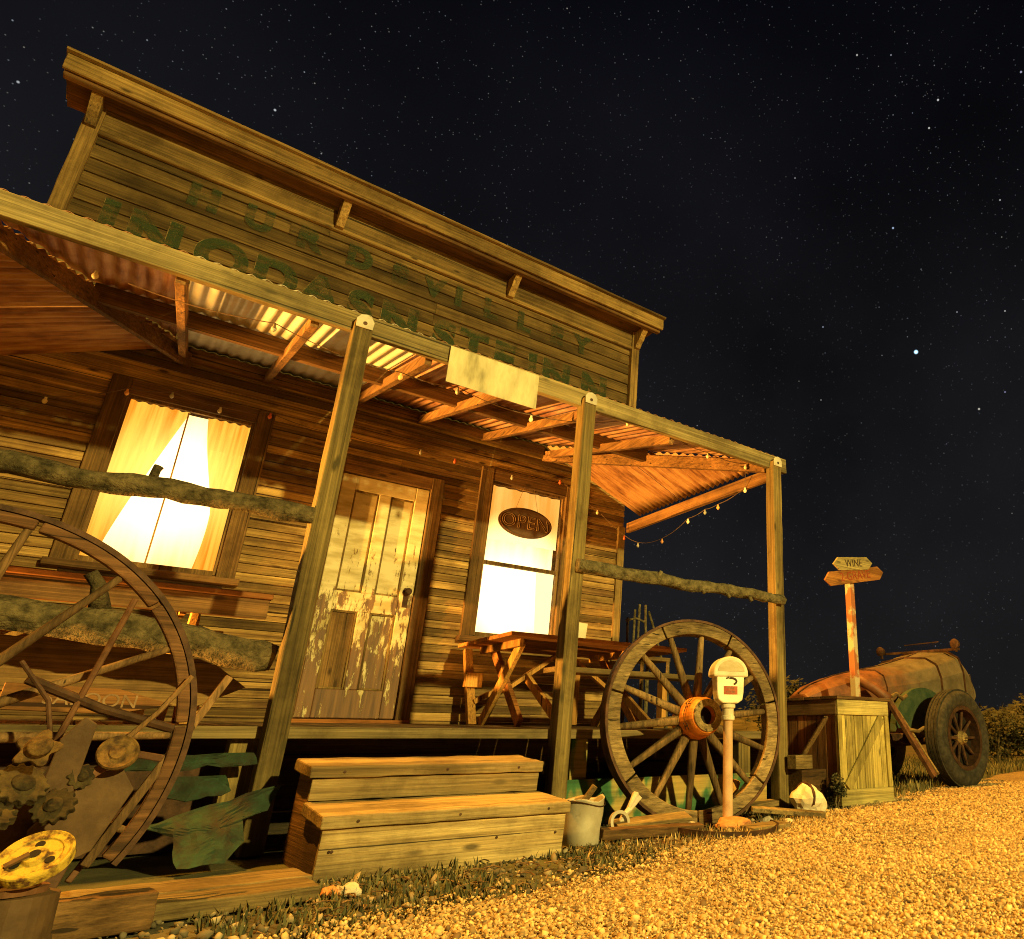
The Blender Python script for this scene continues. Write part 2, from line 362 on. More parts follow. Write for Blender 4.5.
# ------------------------------------------------------------------ mesh building
class MB:
    def __init__(s): s.v = []; s.f = []; s.t = []
    def add(s, vs, fs, tn=None):
        o = len(s.v); s.v += [tuple(p) for p in vs]
        if tn is None: tn = random.random()
        for q in fs: s.f.append(tuple(i + o for i in q)); s.t.append(tn)
        return s
    def box(s, c, d, rot=None, tn=None):
        c = Vector(c); hx, hy, hz = d[0] / 2, d[1] / 2, d[2] / 2
        P = [Vector((x, y, z)) for x in (-hx, hx) for y in (-hy, hy) for z in (-hz, hz)]
        if rot is not None: P = [rot @ p for p in P]
        return s.add([p + c for p in P], [(0, 1, 3, 2), (4, 6, 7, 5), (0, 4, 5, 1), (2, 3, 7, 6), (0, 2, 6, 4), (1, 5, 7, 3)], tn)
    def bb(s, x0, x1, y0, y1, z0, z1, tn=None):
        return s.box(((x0 + x1) / 2, (y0 + y1) / 2, (z0 + z1) / 2), (x1 - x0, y1 - y0, z1 - z0), None, tn)
    def bar(s, a, b, w, h, up=(0, 0, 1), tn=None):
        a, b = Vector(a), Vector(b); d = (b - a); L = d.length; d.normalize()
        r = d.cross(Vector(up)).normalized(); u = r.cross(d).normalized()
        P = [a + d * (L * i) + r * (w * j) + u * (h * k) for i in (0, 1) for j in (-.5, .5) for k in (-.5, .5)]
        return s.add(P, [(0, 1, 3, 2), (4, 6, 7, 5), (0, 4, 5, 1), (2, 3, 7, 6), (0, 2, 6, 4), (1, 5, 7, 3)], tn)
    def prism(s, poly, y0, y1, mat=None, tn=None):
        # poly in (x, z), thick along y
        k = len(poly); P = [Vector((x, y0, z)) for x, z in poly] + [Vector((x, y1, z)) for x, z in poly]
        if mat is not None: P = [mat @ p for p in P]
        F = [tuple(range(k)), tuple(reversed(range(k, 2 * k)))] + [(i, i + k, (i + 1) % k + k, (i + 1) % k) for i in range(k)]
        return s.add(P, F, tn)
    def tube(s, pts, rad, n=10, wob=0., tn=None, cap=True):
        pts = [Vector(p) for p in pts]
        if not hasattr(rad, '__len__'): rad = [rad] * len(pts)
        V = []; F = []; ref = None
        for i, p in enumerate(pts):
            d = (pts[min(i + 1, len(pts) - 1)] - pts[max(i - 1, 0)]).normalized()
            if ref is None: ref = d.orthogonal().normalized()
            ref = (ref - d * ref.dot(d)).normalized(); q = d.cross(ref)
            for j in range(n):
                a = 2 * math.pi * j / n; dr = ref * math.cos(a) + q * math.sin(a)
                r = rad[i] * (1 + wob * (noise.noise((p + dr * rad[i]) * (1.4 / max(rad[i], .01))) ))
                V.append(p + dr * r)
        for i in range(len(pts) - 1):
            for j in range(n):
                F.append((i * n + j, i * n + (j + 1) % n, (i + 1) * n + (j + 1) % n, (i + 1) * n + j))
        if cap:
            F.append(tuple(reversed(range(n)))); F.append(tuple((len(pts) - 1) * n + j for j in range(n)))
        return s.add(V, F, tn)
    def lathe(s, prof, mat, n=32, tn=None, cap=True):
        # prof: (radius, height along local z)
        V = []; F = []
        for r, h in prof:
            for j in range(n):
                a = 2 * math.pi * j / n; V.append(mat @ Vector((r * math.cos(a), r * math.sin(a), h)))
        for i in range(len(prof) - 1):
            for j in range(n):
                F.append((i * n + j, i * n + (j + 1) % n, (i + 1) * n + (j + 1) % n, (i + 1) * n + j))
        if cap: F.append(tuple(reversed(range(n)))); F.append(tuple((len(prof) - 1) * n + j for j in range(n)))
        return s.add(V, F, tn)
    def ring(s, r0, r1, h0, h1, mat, n=64, tn=None, wob=0., a0=0., a1=2 * math.pi):
        V = []; F = []; full = abs(a1 - a0 - 2 * math.pi) < 1e-6; m = n if full else n + 1
        for j in range(m):
            a = a0 + (a1 - a0) * j / n
            w = 1 + wob * noise.noise(Vector((math.cos(a) * 3, math.sin(a) * 3, r0 * 7)))
            for r, h in ((r0, h0), (r1, h0), (r1, h1), (r0, h1)):
                V.append(mat @ Vector((r * w * math.cos(a), r * w * math.sin(a), h)))
        for j in range(n):
            k = (j + 1) % m
            for q in range(4): F.append((j * 4 + q, j * 4 + (q + 1) % 4, k * 4 + (q + 1) % 4, k * 4 + q))
        if not full: F += [(0, 3, 2, 1), tuple((m - 1) * 4 + q for q in range(4))]
        return s.add(V, F, tn)
    def grid(s, fn, nu, nv, tn=None):
        V = [fn(i / (nu - 1), j / (nv - 1)) for i in range(nu) for j in range(nv)]
        F = [(i * nv + j, (i + 1) * nv + j, (i + 1) * nv + j + 1, i * nv + j + 1) for i in range(nu - 1) for j in range(nv - 1)]
        return s.add(V, F, tn)
    def build(s, name, mat, parent=None, smooth=False, bevel=0., seg=2, worn=0., label=None, cat=None, group=None, kind=None, solid=0., normals=True):
        me = bpy.data.meshes.new(name)
        off = Vector((0, 0, 0))
        p = parent
        while p is not None: off = off + p.location; p = p.parent
        loc = Vector((0, 0, 0))
        if parent is None and cat:
            xs = np.array(s.v); loc = Vector((float(xs[:, 0].mean()), float(xs[:, 1].mean()), float(xs[:, 2].min())))
        me.from_pydata([Vector(q) - off - loc for q in s.v], [], s.f)
        at = me.attributes.new('tone', 'FLOAT', 'FACE'); at.data.foreach_set('value', s.t)
        if normals and len(s.f) < 60000:
            import bmesh
            bm = bmesh.new(); bm.from_mesh(me); bmesh.ops.recalc_face_normals(bm, faces=bm.faces); bm.to_mesh(me); bm.free()
        if smooth: me.polygons.foreach_set('use_smooth', [True] * len(me.polygons))
        me.materials.append(mat)
        o = bpy.data.objects.new(name, me); COL.objects.link(o); o.location = loc
        if parent is not None: o.parent = parent
        if solid:
            md = o.modifiers.new('solid', 'SOLIDIFY'); md.thickness = solid
        if bevel:
            md = o.modifiers.new('bevel', 'BEVEL'); md.width = bevel; md.segments = seg; md.limit_method = 'ANGLE'; md.angle_limit = R(40)
        if worn:
            md = o.modifiers.new('sub', 'SUBSURF'); md.subdivision_type = 'SIMPLE'; md.levels = md.render_levels = 4
            tx = bpy.data.textures.get('wear') or bpy.data.textures.new('wear', 'CLOUDS'); tx.noise_scale = .11; tx.noise_depth = 3
            md = o.modifiers.new('wear', 'DISPLACE'); md.texture = tx; md.strength = worn; md.mid_level = .5; md.texture_coords = 'GLOBAL'
        tag(o, label, cat, group, kind)
        return o
def tag(o, label=None, cat=None, group=None, kind=None):
    for k, v in (('label', label), ('category', cat), ('group', group), ('kind', kind)):
        if v: o[k] = v
    return o
def thing(name, label, cat, loc=(0, 0, 0), group=None):
    o = bpy.data.objects.new(name, None); o.empty_display_size = .1; COL.objects.link(o); o.location = loc
    return tag(o, label, cat, group)
def frame(o, x, y, z):
    # matrix with columns x, y, z at origin o
    return Matrix.Translation(Vector(o)) @ Matrix((Vector(x), Vector(y), Vector(z))).transposed().to_4x4()
def text(name, body, size, mat4, mat, parent, ext=.0015, align='CENTER', off=0., spacing=1.0, bevel=0.):
    cu = bpy.data.curves.new(name, 'FONT'); cu.body = body; cu.size = size; cu.extrude = ext; cu.align_x = align; cu.align_y = 'CENTER'
    cu.offset = off; cu.space_character = spacing
    o = bpy.data.objects.new(name + '_tmp', cu); COL.objects.link(o)
    dg = bpy.context.evaluated_depsgraph_get(); me = bpy.data.meshes.new_from_object(o.evaluated_get(dg))
    bpy.data.objects.remove(o); me.name = name
    p = parent; offv = Vector((0, 0, 0))
    while p is not None: offv += p.location; p = p.parent
    me.transform(Matrix.Translation(-offv) @ mat4)
    me.materials.clear(); me.materials.append(mat)
    o = bpy.data.objects.new(name, me); COL.objects.link(o); o.parent = parent
    return o

# ------------------------------------------------------------------ ground
def gz(x, y):
    d = math.hypot(x, y)
    z = 0.012 * noise.noise(Vector((x * .9, y * .9, 0))) if d > 4 else 0.004 * noise.noise(Vector((x * 2, y * 2, 0)))
    return z
b_ = MB()
def lin(a, b, k, p=1.0): return [a + (b - a) * (i / k) ** p for i in range(k + 1)]
xs = sorted(set([-1500, -400, -100, -40, -15, -8] + [round(-5 + .25 * i, 3) for i in range(101)] + [24, 30, 40, 60, 100, 200, 400, 900, 1800]))
ys = sorted(set([-1500, -400, -100, -40, -15, -8] + [round(-3 + .25 * i, 3) for i in range(73)] + [20, 30, 40, 60, 100, 200, 400, 900, 1800]))
V = [(x, y, gz(x, y) - .012) for x in xs for y in ys]
ny = len(ys)
b_.add(V, [(i * ny + j, (i + 1) * ny + j, (i + 1) * ny + j + 1, i * ny + j + 1) for i in range(len(xs) - 1) for j in range(ny - 1)], .5)
m, n, bs_ = newmat('dry_soil_and_grass')
v = coords(n, (1, 1, 1), False)
c1 = ramp(n, noi(n, v, 7, 8, .7), ((.35, (.035, .028, .016)), (.5, (.085, .066, .036)), (.68, (.17, .135, .075))))
c2 = ramp(n, noi(n, v, 2.2, 6, .6), ((.40, (.035, .038, .014)), (.6, (.10, .095, .035))))
c0 = ramp(n, noi(n, v, .35, 4, .6), ((.45, (0, 0, 0)), (.55, (1, 1, 1))))
n.links.new(mix(n, c0, c1, c2), bs_.inputs['Base Color']); bs_.inputs['Roughness'].default_value = .95
bump(n, bs_, noi(n, v, 40, 6, .7), .8, .02)
b_.build('ground', m, kind='structure', smooth=True)

def road_edge(x):      # the gravel road begins south of this line
    return 2.22 + .365 * x + .10 * noise.noise(Vector((x * .9, 3.1, 0))) + .04 * noise.noise(Vector((x * 4, 7.7, 0)))
m, n, bs_ = newmat('gravel_road')
v = coords(n, (1, 1, 1), False)
vo = nd(n, 'ShaderNodeTexVoronoi'); vo.inputs['Scale'].default_value = 75; n.links.new(v, vo.inputs['Vector'])
sc_ = nd(n, 'ShaderNodeSeparateColor'); n.links.new(vo.outputs['Color'], sc_.inputs[0])
cc = ramp(n, sc_.outputs[0], ((.0, (.09, .06, .028)), (.5, (.25, .175, .08)), (1, (.42, .31, .15))))
big = ramp(n, noi(n, v, 1.1, 5), ((.35, (.80, .80, .80)), (.65, (1.1, 1.1, 1.1))))
n.links.new(mix(n, 1.0, cc, big, 'MULTIPLY'), bs_.inputs['Base Color']); bs_.inputs['Roughness'].default_value = .9
inv = nd(n, 'ShaderNodeMath', operation='SUBTRACT'); inv.inputs[0].default_value = 1.0; n.links.new(vo.outputs['Distance'], inv.inputs[1])
bump(n, bs_, inv.outputs[0], 1.0, .012); M_GRAVEL = m
b_ = MB()
rx = [-6, -3, -1.5] + [-.6 + .15 * i for i in range(110)] + [17, 20, 26, 34, 44, 60]
V = []; F = []
for i, x in enumerate(rx):
    ye = road_edge(x) if x < 12 else road_edge(12) + (x - 12) * .10
    for j, t in enumerate((0, .02, .08, .2, .45, 1)):
        y = ye - t * (ye + 9)
        V.append((x, y, gz(x, y) + (.004 if j else -.014)))
for i in range(len(rx) - 1):
    for j in range(5): F.append((i * 6 + j, i * 6 + j + 1, (i + 1) * 6 + j + 1, (i + 1) * 6 + j))
b_.add(V, F, .5).build('gravel_road', M_GRAVEL, kind='structure', smooth=True)

# loose stones of the gravel (nobody could count them)
ICO_V = []
ph = (1 + 5 ** .5) / 2
for a in ((-1, ph, 0), (1, ph, 0), (-1, -ph, 0), (1, -ph, 0), (0, -1, ph), (0, 1, ph), (0, -1, -ph), (0, 1, -ph), (ph, 0, -1), (ph, 0, 1), (-ph, 0, -1), (-ph, 0, 1)):
    ICO_V.append(Vector(a).normalized())
ICO_V = np.array(ICO_V)
ICO_F = np.array([(0, 11, 5), (0, 5, 1), (0, 1, 7), (0, 7, 10), (0, 10, 11), (1, 5, 9), (5, 11, 4), (11, 10, 2), (10, 7, 6), (7, 1, 8), (3, 9, 4), (3, 4, 2), (3, 2, 6), (3, 6, 8), (3, 8, 9), (4, 9, 5), (2, 4, 11), (6, 2, 10), (8, 6, 7), (9, 8, 1)])
def stones(name, pts, sizes, mat, **kw):
    N = len(pts)
    Vv = ICO_V[None] * (1 + .28 * rng.standard_normal((N, 12, 1)).clip(-1.6, 1.6))
    q = rng.standard_normal((N, 4)); q /= np.linalg.norm(q, axis=1)[:, None]
    w, x, y, z = q.T
    Rm = np.stack([1 - 2 * (y * y + z * z), 2 * (x * y - z * w), 2 * (x * z + y * w), 2 * (x * y + z * w), 1 - 2 * (x * x + z * z), 2 * (y * z - x * w), 2 * (x * z - y * w), 2 * (y * z + x * w), 1 - 2 * (x * x + y * y)], 1).reshape(N, 3, 3)
    Vv = Vv * np.stack([np.ones(N), rng.uniform(.6, 1, N), rng.uniform(.45, .8, N)], 1)[:, None]
    Vv = np.einsum('nij,nkj->nki', Rm, Vv) * sizes[:, None, None]
    Vv += pts[:, None]
    Vv = Vv.reshape(-1, 3); Fv = (ICO_F[None] + 12 * np.arange(N)[:, None, None]).reshape(-1, 3)
    me = bpy.data.meshes.new(name)
    me.vertices.add(len(Vv)); me.vertices.foreach_set('co', Vv.ravel().astype(np.float32))
    me.loops.add(len(Fv) * 3); me.loops.foreach_set('vertex_index', Fv.ravel().astype(np.int32))
    me.polygons.add(len(Fv)); me.polygons.foreach_set('loop_start', np.arange(0, len(Fv) * 3, 3, dtype=np.int32))
    me.update(calc_edges=True)
    at = me.attributes.new('tone', 'FLOAT', 'FACE'); at.data.foreach_set('value', np.repeat(rng.random(N), 20).astype(np.float32))
    me.materials.append(mat)
    o = bpy.data.objects.new(name, me); COL.objects.link(o); tag(o, **kw); return o
m, n, bs_ = newmat('gravel_stone')
cc = ramp(n, tone(n), ((0, (.07, .045, .022)), (.22, (.25, .17, .075)), (.7, (.44, .31, .14)), (1, (.60, .45, .23))))
n.links.new(cc, bs_.inputs['Base Color']); bs_.inputs['Roughness'].default_value = .85; M_STN = m
P = []
def scatter(n_try, x0, x1, y0, y1, dens0):
    out = []
    xx = rng.uniform(x0, x1, n_try); yy = rng.uniform(y0, y1, n_try); uu = rng.random(n_try)
    for x, y, u in zip(xx, yy, uu):
        t = .619 * x + .7008 * y
        if t < 1.3: continue
        s = .7495 * x - .662 * y
        if s / t > .55 or s / t < -.85: continue          # what the photo looks at, with a margin
        e = road_edge(x) if x < 12 else road_edge(12) + (x - 12) * .1
        d = e - y
        if d < -.12: continue
        pr = min(1, (3.4 / t) ** 1.6)
        if d < .15: pr *= (d + .12) / .27 * .8
        pr *= min(1, max(.35, .95 + 1.3 * noise.noise(Vector((x * 1.7, y * 1.7, 2)))))
        if u < pr: out.append((x, y))
    return out
pp = scatter(620000, .1, 9, .6, 6, 1)
pts = np.array([(x, y, gz(x, y) + .004) for x, y in pp])
sz = np.exp(rng.normal(math.log(.0041), .46, len(pts))).clip(.0022, .0135)
d_ = .619 * pts[:, 0] + .7008 * pts[:, 1]
sz *= np.clip(d_ / 3.4, 1, 1.8) ** .6
pts[:, 2] += sz * .25
stones('gravel_stones', pts, sz, M_STN, kind='stuff', label='loose tan gravel stones covering the road', cat='gravel')
# sparse pebbles on the soil strip in front of the porch
xx = rng.uniform(0, 9, 5200); yy = np.array([road_edge(x) for x in xx]) + rng.uniform(-.1, 1.1, 5200)
keep = (yy < 4.3) | (xx > 4.5)
pts = np.array([(x, y, gz(x, y) - .004) for x, y in zip(xx[keep], yy[keep])]); sz = np.exp(rng.normal(math.log(.008), .5, len(pts))).clip(.003, .03)
m, n, bs_ = newmat('dark_pebble'); cc = ramp(n, tone(n), ((0, (.05, .042, .026)), (.7, (.14, .115, .07)), (1, (.36, .30, .2))))
n.links.new(cc, bs_.inputs['Base Color']); bs_.inputs['Roughness'].default_value = .9; M_PEB = m
stones('soil_pebbles', pts, sz, M_PEB, kind='stuff', label='dark pebbles scattered on the soil strip before the porch', cat='pebbles')

# weeds and grass: blades
def blades(name, roots, hts, mat, spread=.5, width=.006, **kw):
    V = []; F = []; T = []
    for (x, y, z), h in zip(roots, hts):
        a = random.uniform(0, 6.283); l = random.uniform(0, spread) * h
        dx, dy = math.cos(a) * l, math.sin(a) * l; wx, wy = -math.sin(a) * width, math.cos(a) * width
        o = len(V)
        V += [(x - wx, y - wy, z), (x + wx, y + wy, z), (x + dx * .4 + wx * .7, y + dy * .4 + wy * .7, z + h * .6), (x + dx * .4 - wx * .7, y + dy * .4 - wy * .7, z + h * .6), (x + dx, y + dy, z + h)]
        F += [(o, o + 1, o + 2, o + 3), (o + 3, o + 2, o + 4)]; t = random.random(); T += [t, t]
    mb = MB(); mb.v = V; mb.f = F; mb.t = T
    return mb.build(name, mat, normals=False, **kw)
def leafmat(name, a, b2, c):
    m, n, bs_ = newmat(name)
    n.links.new(ramp(n, tone(n), ((0, a), (.5, b2), (1, c))), bs_.inputs['Base Color']); bs_.inputs['Roughness'].default_value = .8
    return m
M_WEED = leafmat('weed_green', (.025, .028, .010), (.06, .062, .022), (.15, .13, .05))
M_STRAW = leafmat('dry_straw', (.20, .13, .05), (.38, .26, .10), (.55, .42, .20))
M_GRASS = leafmat('pale_grass', (.05, .05, .016), (.11, .10, .034), (.24, .21, .09))
rt = []; ht = []
for _ in range(9000):
    x = random.uniform(.2, 4.9); y = road_edge(x) + random.uniform(-.05, .95)
    if noise.noise(Vector((x * 2.2, y * 2.2, 4))) < -.12 or (y > 3.34 and .75 < x < 1.95) or y > 4.1: continue
    rt.append((x, y, gz(x, y) - .015)); ht.append(random.uniform(.012, .05))
blades('weeds', rt, ht, M_WEED, .8, .005, kind='stuff', label='low dark weeds growing along the porch front', cat='weeds')
rt = []; ht = []
for _ in range(1500):
    x = random.gauss(3.35, .55); y = 3.42 + .20 * (x - 3.3) + random.gauss(0, .10)
    rt.append((x, y, gz(x, y) - .01)); ht.append(random.uniform(.010, .055))
blades('dry_grass', rt, ht, M_STRAW, .9, .004, kind='stuff', label='dry straw coloured grass below the large spoked wheel', cat='dry grass')
rt = []; ht = []
for _ in range(14000):
    x = random.uniform(4.9, 17); y = (road_edge(x) if x < 12 else road_edge(12) + (x - 12) * .1) + random.random() ** 1.4 * 5
    if x < 5.6 and y > 4.0: continue
    rt.append((x, y, gz(x, y) - .015)); ht.append(random.uniform(.02, .11) * (1 + .04 * x))
blades('grass', rt, ht, M_GRASS, .8, .008, kind='stuff', label='rough grass growing around the old car', cat='grass')

# ------------------------------------------------------------------ the store
XL, XR, YW = -1.0, 4.15, 6.59
store = thing('general_store', 'weatherboard store with tall painted front parapet and iron roofed porch, windows lit', 'store', (1.575, 6.59, 0))
# --- front weatherboards, cut round the openings
WL, WR, DR = (-.25, .565, 1.66, 2.92), (2.59, 3.40, 1.40, 2.91), (1.27, 2.02, .62, 2.68)
def board(mb, x0, x1, z, h, yf, th=.022, tn=None):
    P = [(yf, z + .004), (yf + .012, z + h * .985), (yf + th + .012, z + h * .985), (yf + th, z + .004)]
    V = [(x, y, zz) for x in (x0, x1) for y, zz in P]
    mb.add(V, [(0, 1, 2, 3), (7, 6, 5, 4), (0, 4, 5, 1), (1, 5, 6, 2), (2, 6, 7, 3), (3, 7, 4, 0)], tn)
mb = MB(); z = .5; row = 0
while z < 3.45:
    h = .071; tn = random.random(); segs = [(XL, XR)]
    for (a, b2, c, d) in (WL, WR, DR):
        if z + h > c - .06 and z < d + .06:
            ns = []
            for (s0, s1) in segs:
                if b2 + .06 <= s0 or a - .06 >= s1: ns.append((s0, s1)); continue
                if s0 < a - .06: ns.append((s0, a - .06))
                if s1 > b2 + .06: ns.append((b2 + .06, s1))
            segs = ns
    for s0, s1 in segs:
        if s1 - s0 > 1.6 and random.random() < .7:
            c = s0 + (s1 - s0) * random.uniform(.3, .7)
            board(mb, s0, c - .001, z, h, YW - random.uniform(0, .003), tn=random.random()); board(mb, c + .001, s1, z, h, YW - random.uniform(0, .003), tn=random.random())
        else: board(mb, s0, s1, z, h, YW - random.uniform(0, .003), tn=random.random())
    z += h; row += 1
mb.build('front_wall', M_SIDE, store)
# dark building shell behind: side walls, back wall, inner wall lining and roof
mb = MB()
mb.bb(XR - .12, XR - .02, YW + .03, 11, .4, 3.4); mb.bb(XL + .02, XL + .12, YW + .03, 11, .4, 3.4); mb.bb(XL + .12, XR - .12, 10.9, 11, .4, 3.4)
mb.build('side_wall', M_SIDE, store)
mb = MB(); mb.prism([(XL - .15, 3.4), (1.575, 4.4), (XR + .15, 3.4), (1.575, 4.33)], 6.72, 11.2); mb.build('roof', M_REDROOF, store)
# corner boards
for x0, x1 in ((XR - .075, XR + .012), (XL - .012, XL + .075)):
    MB().bb(x0, x1, YW - .022, YW + .09, .45, 2.72).build('corner_board', M_TRIMZ, store, bevel=.004)
# --- windows
def casing(name, o, w=.12, d=.03, sill=True, matz=M_DARKZ, matx=M_DARKX):
    x0, x1, z0, z1 = o
    mb = MB(); y0, y1 = YW - d, YW + .05
    mb.bb(x0 - w, x0, y0, y1, z0 - .02, z1 + w).bb(x1, x1 + w, y0, y1, z0 - .02, z1 + w)
    fr = mb.build(name, matz, store, bevel=.004)
    MB().bb(x0 + .001, x1 - .001, y0 + .003, y1, z1, z1 + w - .004).build('head_casing', matx, fr, bevel=.004)
    if sill: MB().bb(x0 - w - .03, x1 + w + .03, y0 - .05, y1, z0 - .07, z0 - .021).build('sill', matx, fr, bevel=.005)
    return fr
def window(o):
    fr = casing('window', o)
    x0, x1, z0, z1 = o
    mb = MB(); s = .022
    mb.bb(x0, x0 + s, YW + .005, YW + .04, z0, z1).bb(x1 - s, x1, YW + .005, YW + .04, z0, z1)
    mb.bb(x0 + s - .001, x1 - s + .001, YW + .007, YW + .038, z0 - .01, z0 + .03).bb(x0 + s - .001, x1 - s + .001, YW + .007, YW + .038, z1 - .02, z1)
    MB().bb(x0 + s, x1 - s, YW + .022, YW + .026, z0 + .03, z1 - .02).build('pane', M_GLASS, fr)
    return fr, mb
fr, mb = window(WL)
mb.build('sash', M_DARKZ, fr)
MB().tube([(.135, YW + .05, 1.66), (.137, YW + .048, 2.3), (.13, YW + .05, 2.9)], .0055, 8).build('cord', M_TABZ, fr)
MB().bb(WL[0] - .02, WL[1] + .02, 6.80, 6.806, WL[2] - .02, WL[3] + .02).build('lit_net', M_GLOW, fr)
def drape(xa, xb, z0, z1, y, folds, amp, xs):
    # xs(t) -> (x_left, x_right) at height fraction t
    def fn(u, v):
        l, r = xs(v); return (l + (r - l) * u, y + amp * math.sin(u * folds * 6.283) * (.6 + .4 * v), z0 + (z1 - z0) * v)
    return MB().grid(fn, folds * 8 + 1, 24)
z0, z1 = WL[2] - .01, WL[3] + .01
drape(0, 0, z0, z1, 6.72, 6, .02, lambda v: (-.27, -.14 + .28 * max(0, (v - .10) / .90) ** 1.15)).build('curtain', M_CURT, fr, smooth=True, normals=False)
drape(0, 0, z0, z1, 6.73, 5, .018, lambda v: (.41 - .20 * max(0, v - .40) + .03 * math.sin(v * 5), .585)).build('curtain', M_CURT, fr, smooth=True, normals=False)
fr, mb = window(WR)
mb.bb(WR[0] + .022, WR[1] - .022, YW + .004, YW + .041, 2.075, 2.11).build('sash', M_DARKZ, fr)
MB().bb(WR[0] - .02, WR[1] + .02, 6.80, 6.806, WR[2] - .02, WR[3] + .02).build('lit_net', M_GLOW, fr)
drape(0, 0, 2.36, WR[3] + .01, 6.74, 7, .012, lambda v: (WR[0] - .02, WR[1] + .02)).build('blind', M_BLIND, fr, smooth=True, normals=False)
drape(0, 0, WR[2], 2.1, 6.73, 3, .015, lambda v: (3.27 - .05 * v, 3.42)).build('curtain', M_BLIND, fr, smooth=True, normals=False)
# --- door
dfr = casing('door_frame', DR, .115, .03, False)
MB().bb(DR[0] - .11, DR[1] + .11, YW - .07, YW + .05, .60, .645).build('threshold', M_TABX, dfr, bevel=.005)
door = thing('door', None, None, (DR[0], YW + .02, .65)); door.parent = store
door.location = Vector((DR[0], YW + .02, .65)) - store.location
def wloc(o):
    v = Vector((0, 0, 0))
    while o: v += o.location; o = o.parent
    return v
x0, x1, z0, z1 = DR[0] + .006, DR[1] - .006, .655, 2.672
mb = MB(); y0, y1 = YW + .0, YW + .04
for a, b2 in ((x0, x0 + .115), (x1 - .115, x1)): mb.bb(a, b2, y0, y1, z0, z1)
for a, b2, c, d in ((x0 + .115, x1 - .115, z0, z0 + .22), (x0 + .115, x1 - .115, 1.50, 1.66), (x0 + .115, x1 - .115, z1 - .13, z1)): mb.bb(a, b2, y0 + .001, y1, c, d)
xm = (x0 + x1) / 2
mb.bb(xm - .05, xm + .05, y0 + .0015, y1, z0 + .22, 1.50).bb(xm - .05, xm + .05, y0 + .0015, y1, 1.66, z1 - .13)
mb.build('leaf', M_DOOR, door, bevel=.006)
for a, b2 in ((x0 + .115, xm - .05), (xm + .05, x1 - .115)):
    for c, d in ((z0 + .22, 1.50), (1.66, z1 - .13)):
        MB().bb(a, b2, y0 + .027, y1 - .002, c, d).build('panel', M_DARKZ if c < 1.4 and a < xm - .1 else M_DOOR, door)
        mb = MB(); q = .016
        mb.bb(a, a + q, y0 + .010, y0 + .026, c, d).bb(b2 - q, b2, y0 + .010, y0 + .026, c, d).bb(a + q, b2 - q, y0 + .011, y0 + .026, c, c + q).bb(a + q, b2 - q, y0 + .011, y0 + .026, d - q, d); mb.build('panel_moulding', M_TRIMZ, door, bevel=.005)
kb = frame((x1 - .06, y0, 1.71), (1, 0, 0), (0, 0, 1), (0, -1, 0))
mb = MB(); mb.lathe([(.035, 0), (.035, .004), (.012, .006), (.012, .035), (.027, .042), (.03, .055), (.022, .066), (.0, .068)], kb, 20)
mb.box((x1 - .06, y0 - .002, 1.66), (.045, .006, .17)); mb.build('knob', M_DRUST, door, smooth=False)
# --- parapet
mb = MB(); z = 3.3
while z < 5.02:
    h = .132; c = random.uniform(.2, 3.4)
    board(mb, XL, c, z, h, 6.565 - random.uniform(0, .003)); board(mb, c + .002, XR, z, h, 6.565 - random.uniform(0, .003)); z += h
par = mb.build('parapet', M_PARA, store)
MB().bb(XL + .02, XR - .02, 6.605, 6.66, 3.32, 5.18).build('backing', M_BLACK, par)
MB().bb(XL + .06, XR - .06, 6.535, 6.562, 5.0, 5.20).build('frieze_board', M_PARA, par, bevel=.003)
MB().bb(XL + .05, XR - .05, 6.52, 6.56, 4.955, 4.998).build('frieze_moulding', M_TRIMX, par, bevel=.006)
for x0, x1 in ((XL - .03, XL + .075), (XR - .075, XR + .03)):
    MB().bb(x0, x1, 6.51, 6.68, 3.2, 5.2).build('parapet_post', M_TRIMZ, par, bevel=.006, worn=.012)
mb = MB(); mb.bb(XL - .17, XR + .13, 6.22, 6.70, 5.205, 5.23); cor = mb.build('cornice', M_DARKX, par, bevel=.004)
MB().bb(XL - .19, XR + .15, 6.19, 6.219, 5.165, 5.305).build('fascia', M_TRIMX, cor, bevel=.006, worn=.012)
MB().bb(XL - .18, XR + .14, 6.235, 6.30, 5.14, 5.204).build('bed_moulding', M_DARKX, cor, bevel=.012)
MB().bb(XL - .20, XR + .16, 6.15, 6.75, 5.306, 5.33).build('capping', M_TRIMX, cor, bevel=.004, worn=.012)
for x in (XL + .02, .80, 2.49, XR - .02):
    poly = [(6.52, 4.97), (6.52, 5.19), (6.31, 5.19), (6.31, 5.15), (6.36, 5.11), (6.40, 5.05), (6.44, 5.02), (6.47, 4.97)]
    MB().prism(poly, -.035, .035, frame((x, 0, 0), (0, 1, 0), (1, 0, 0), (0, 0, 1))).build('bracket', M_TRIMZ, par, bevel=.004)
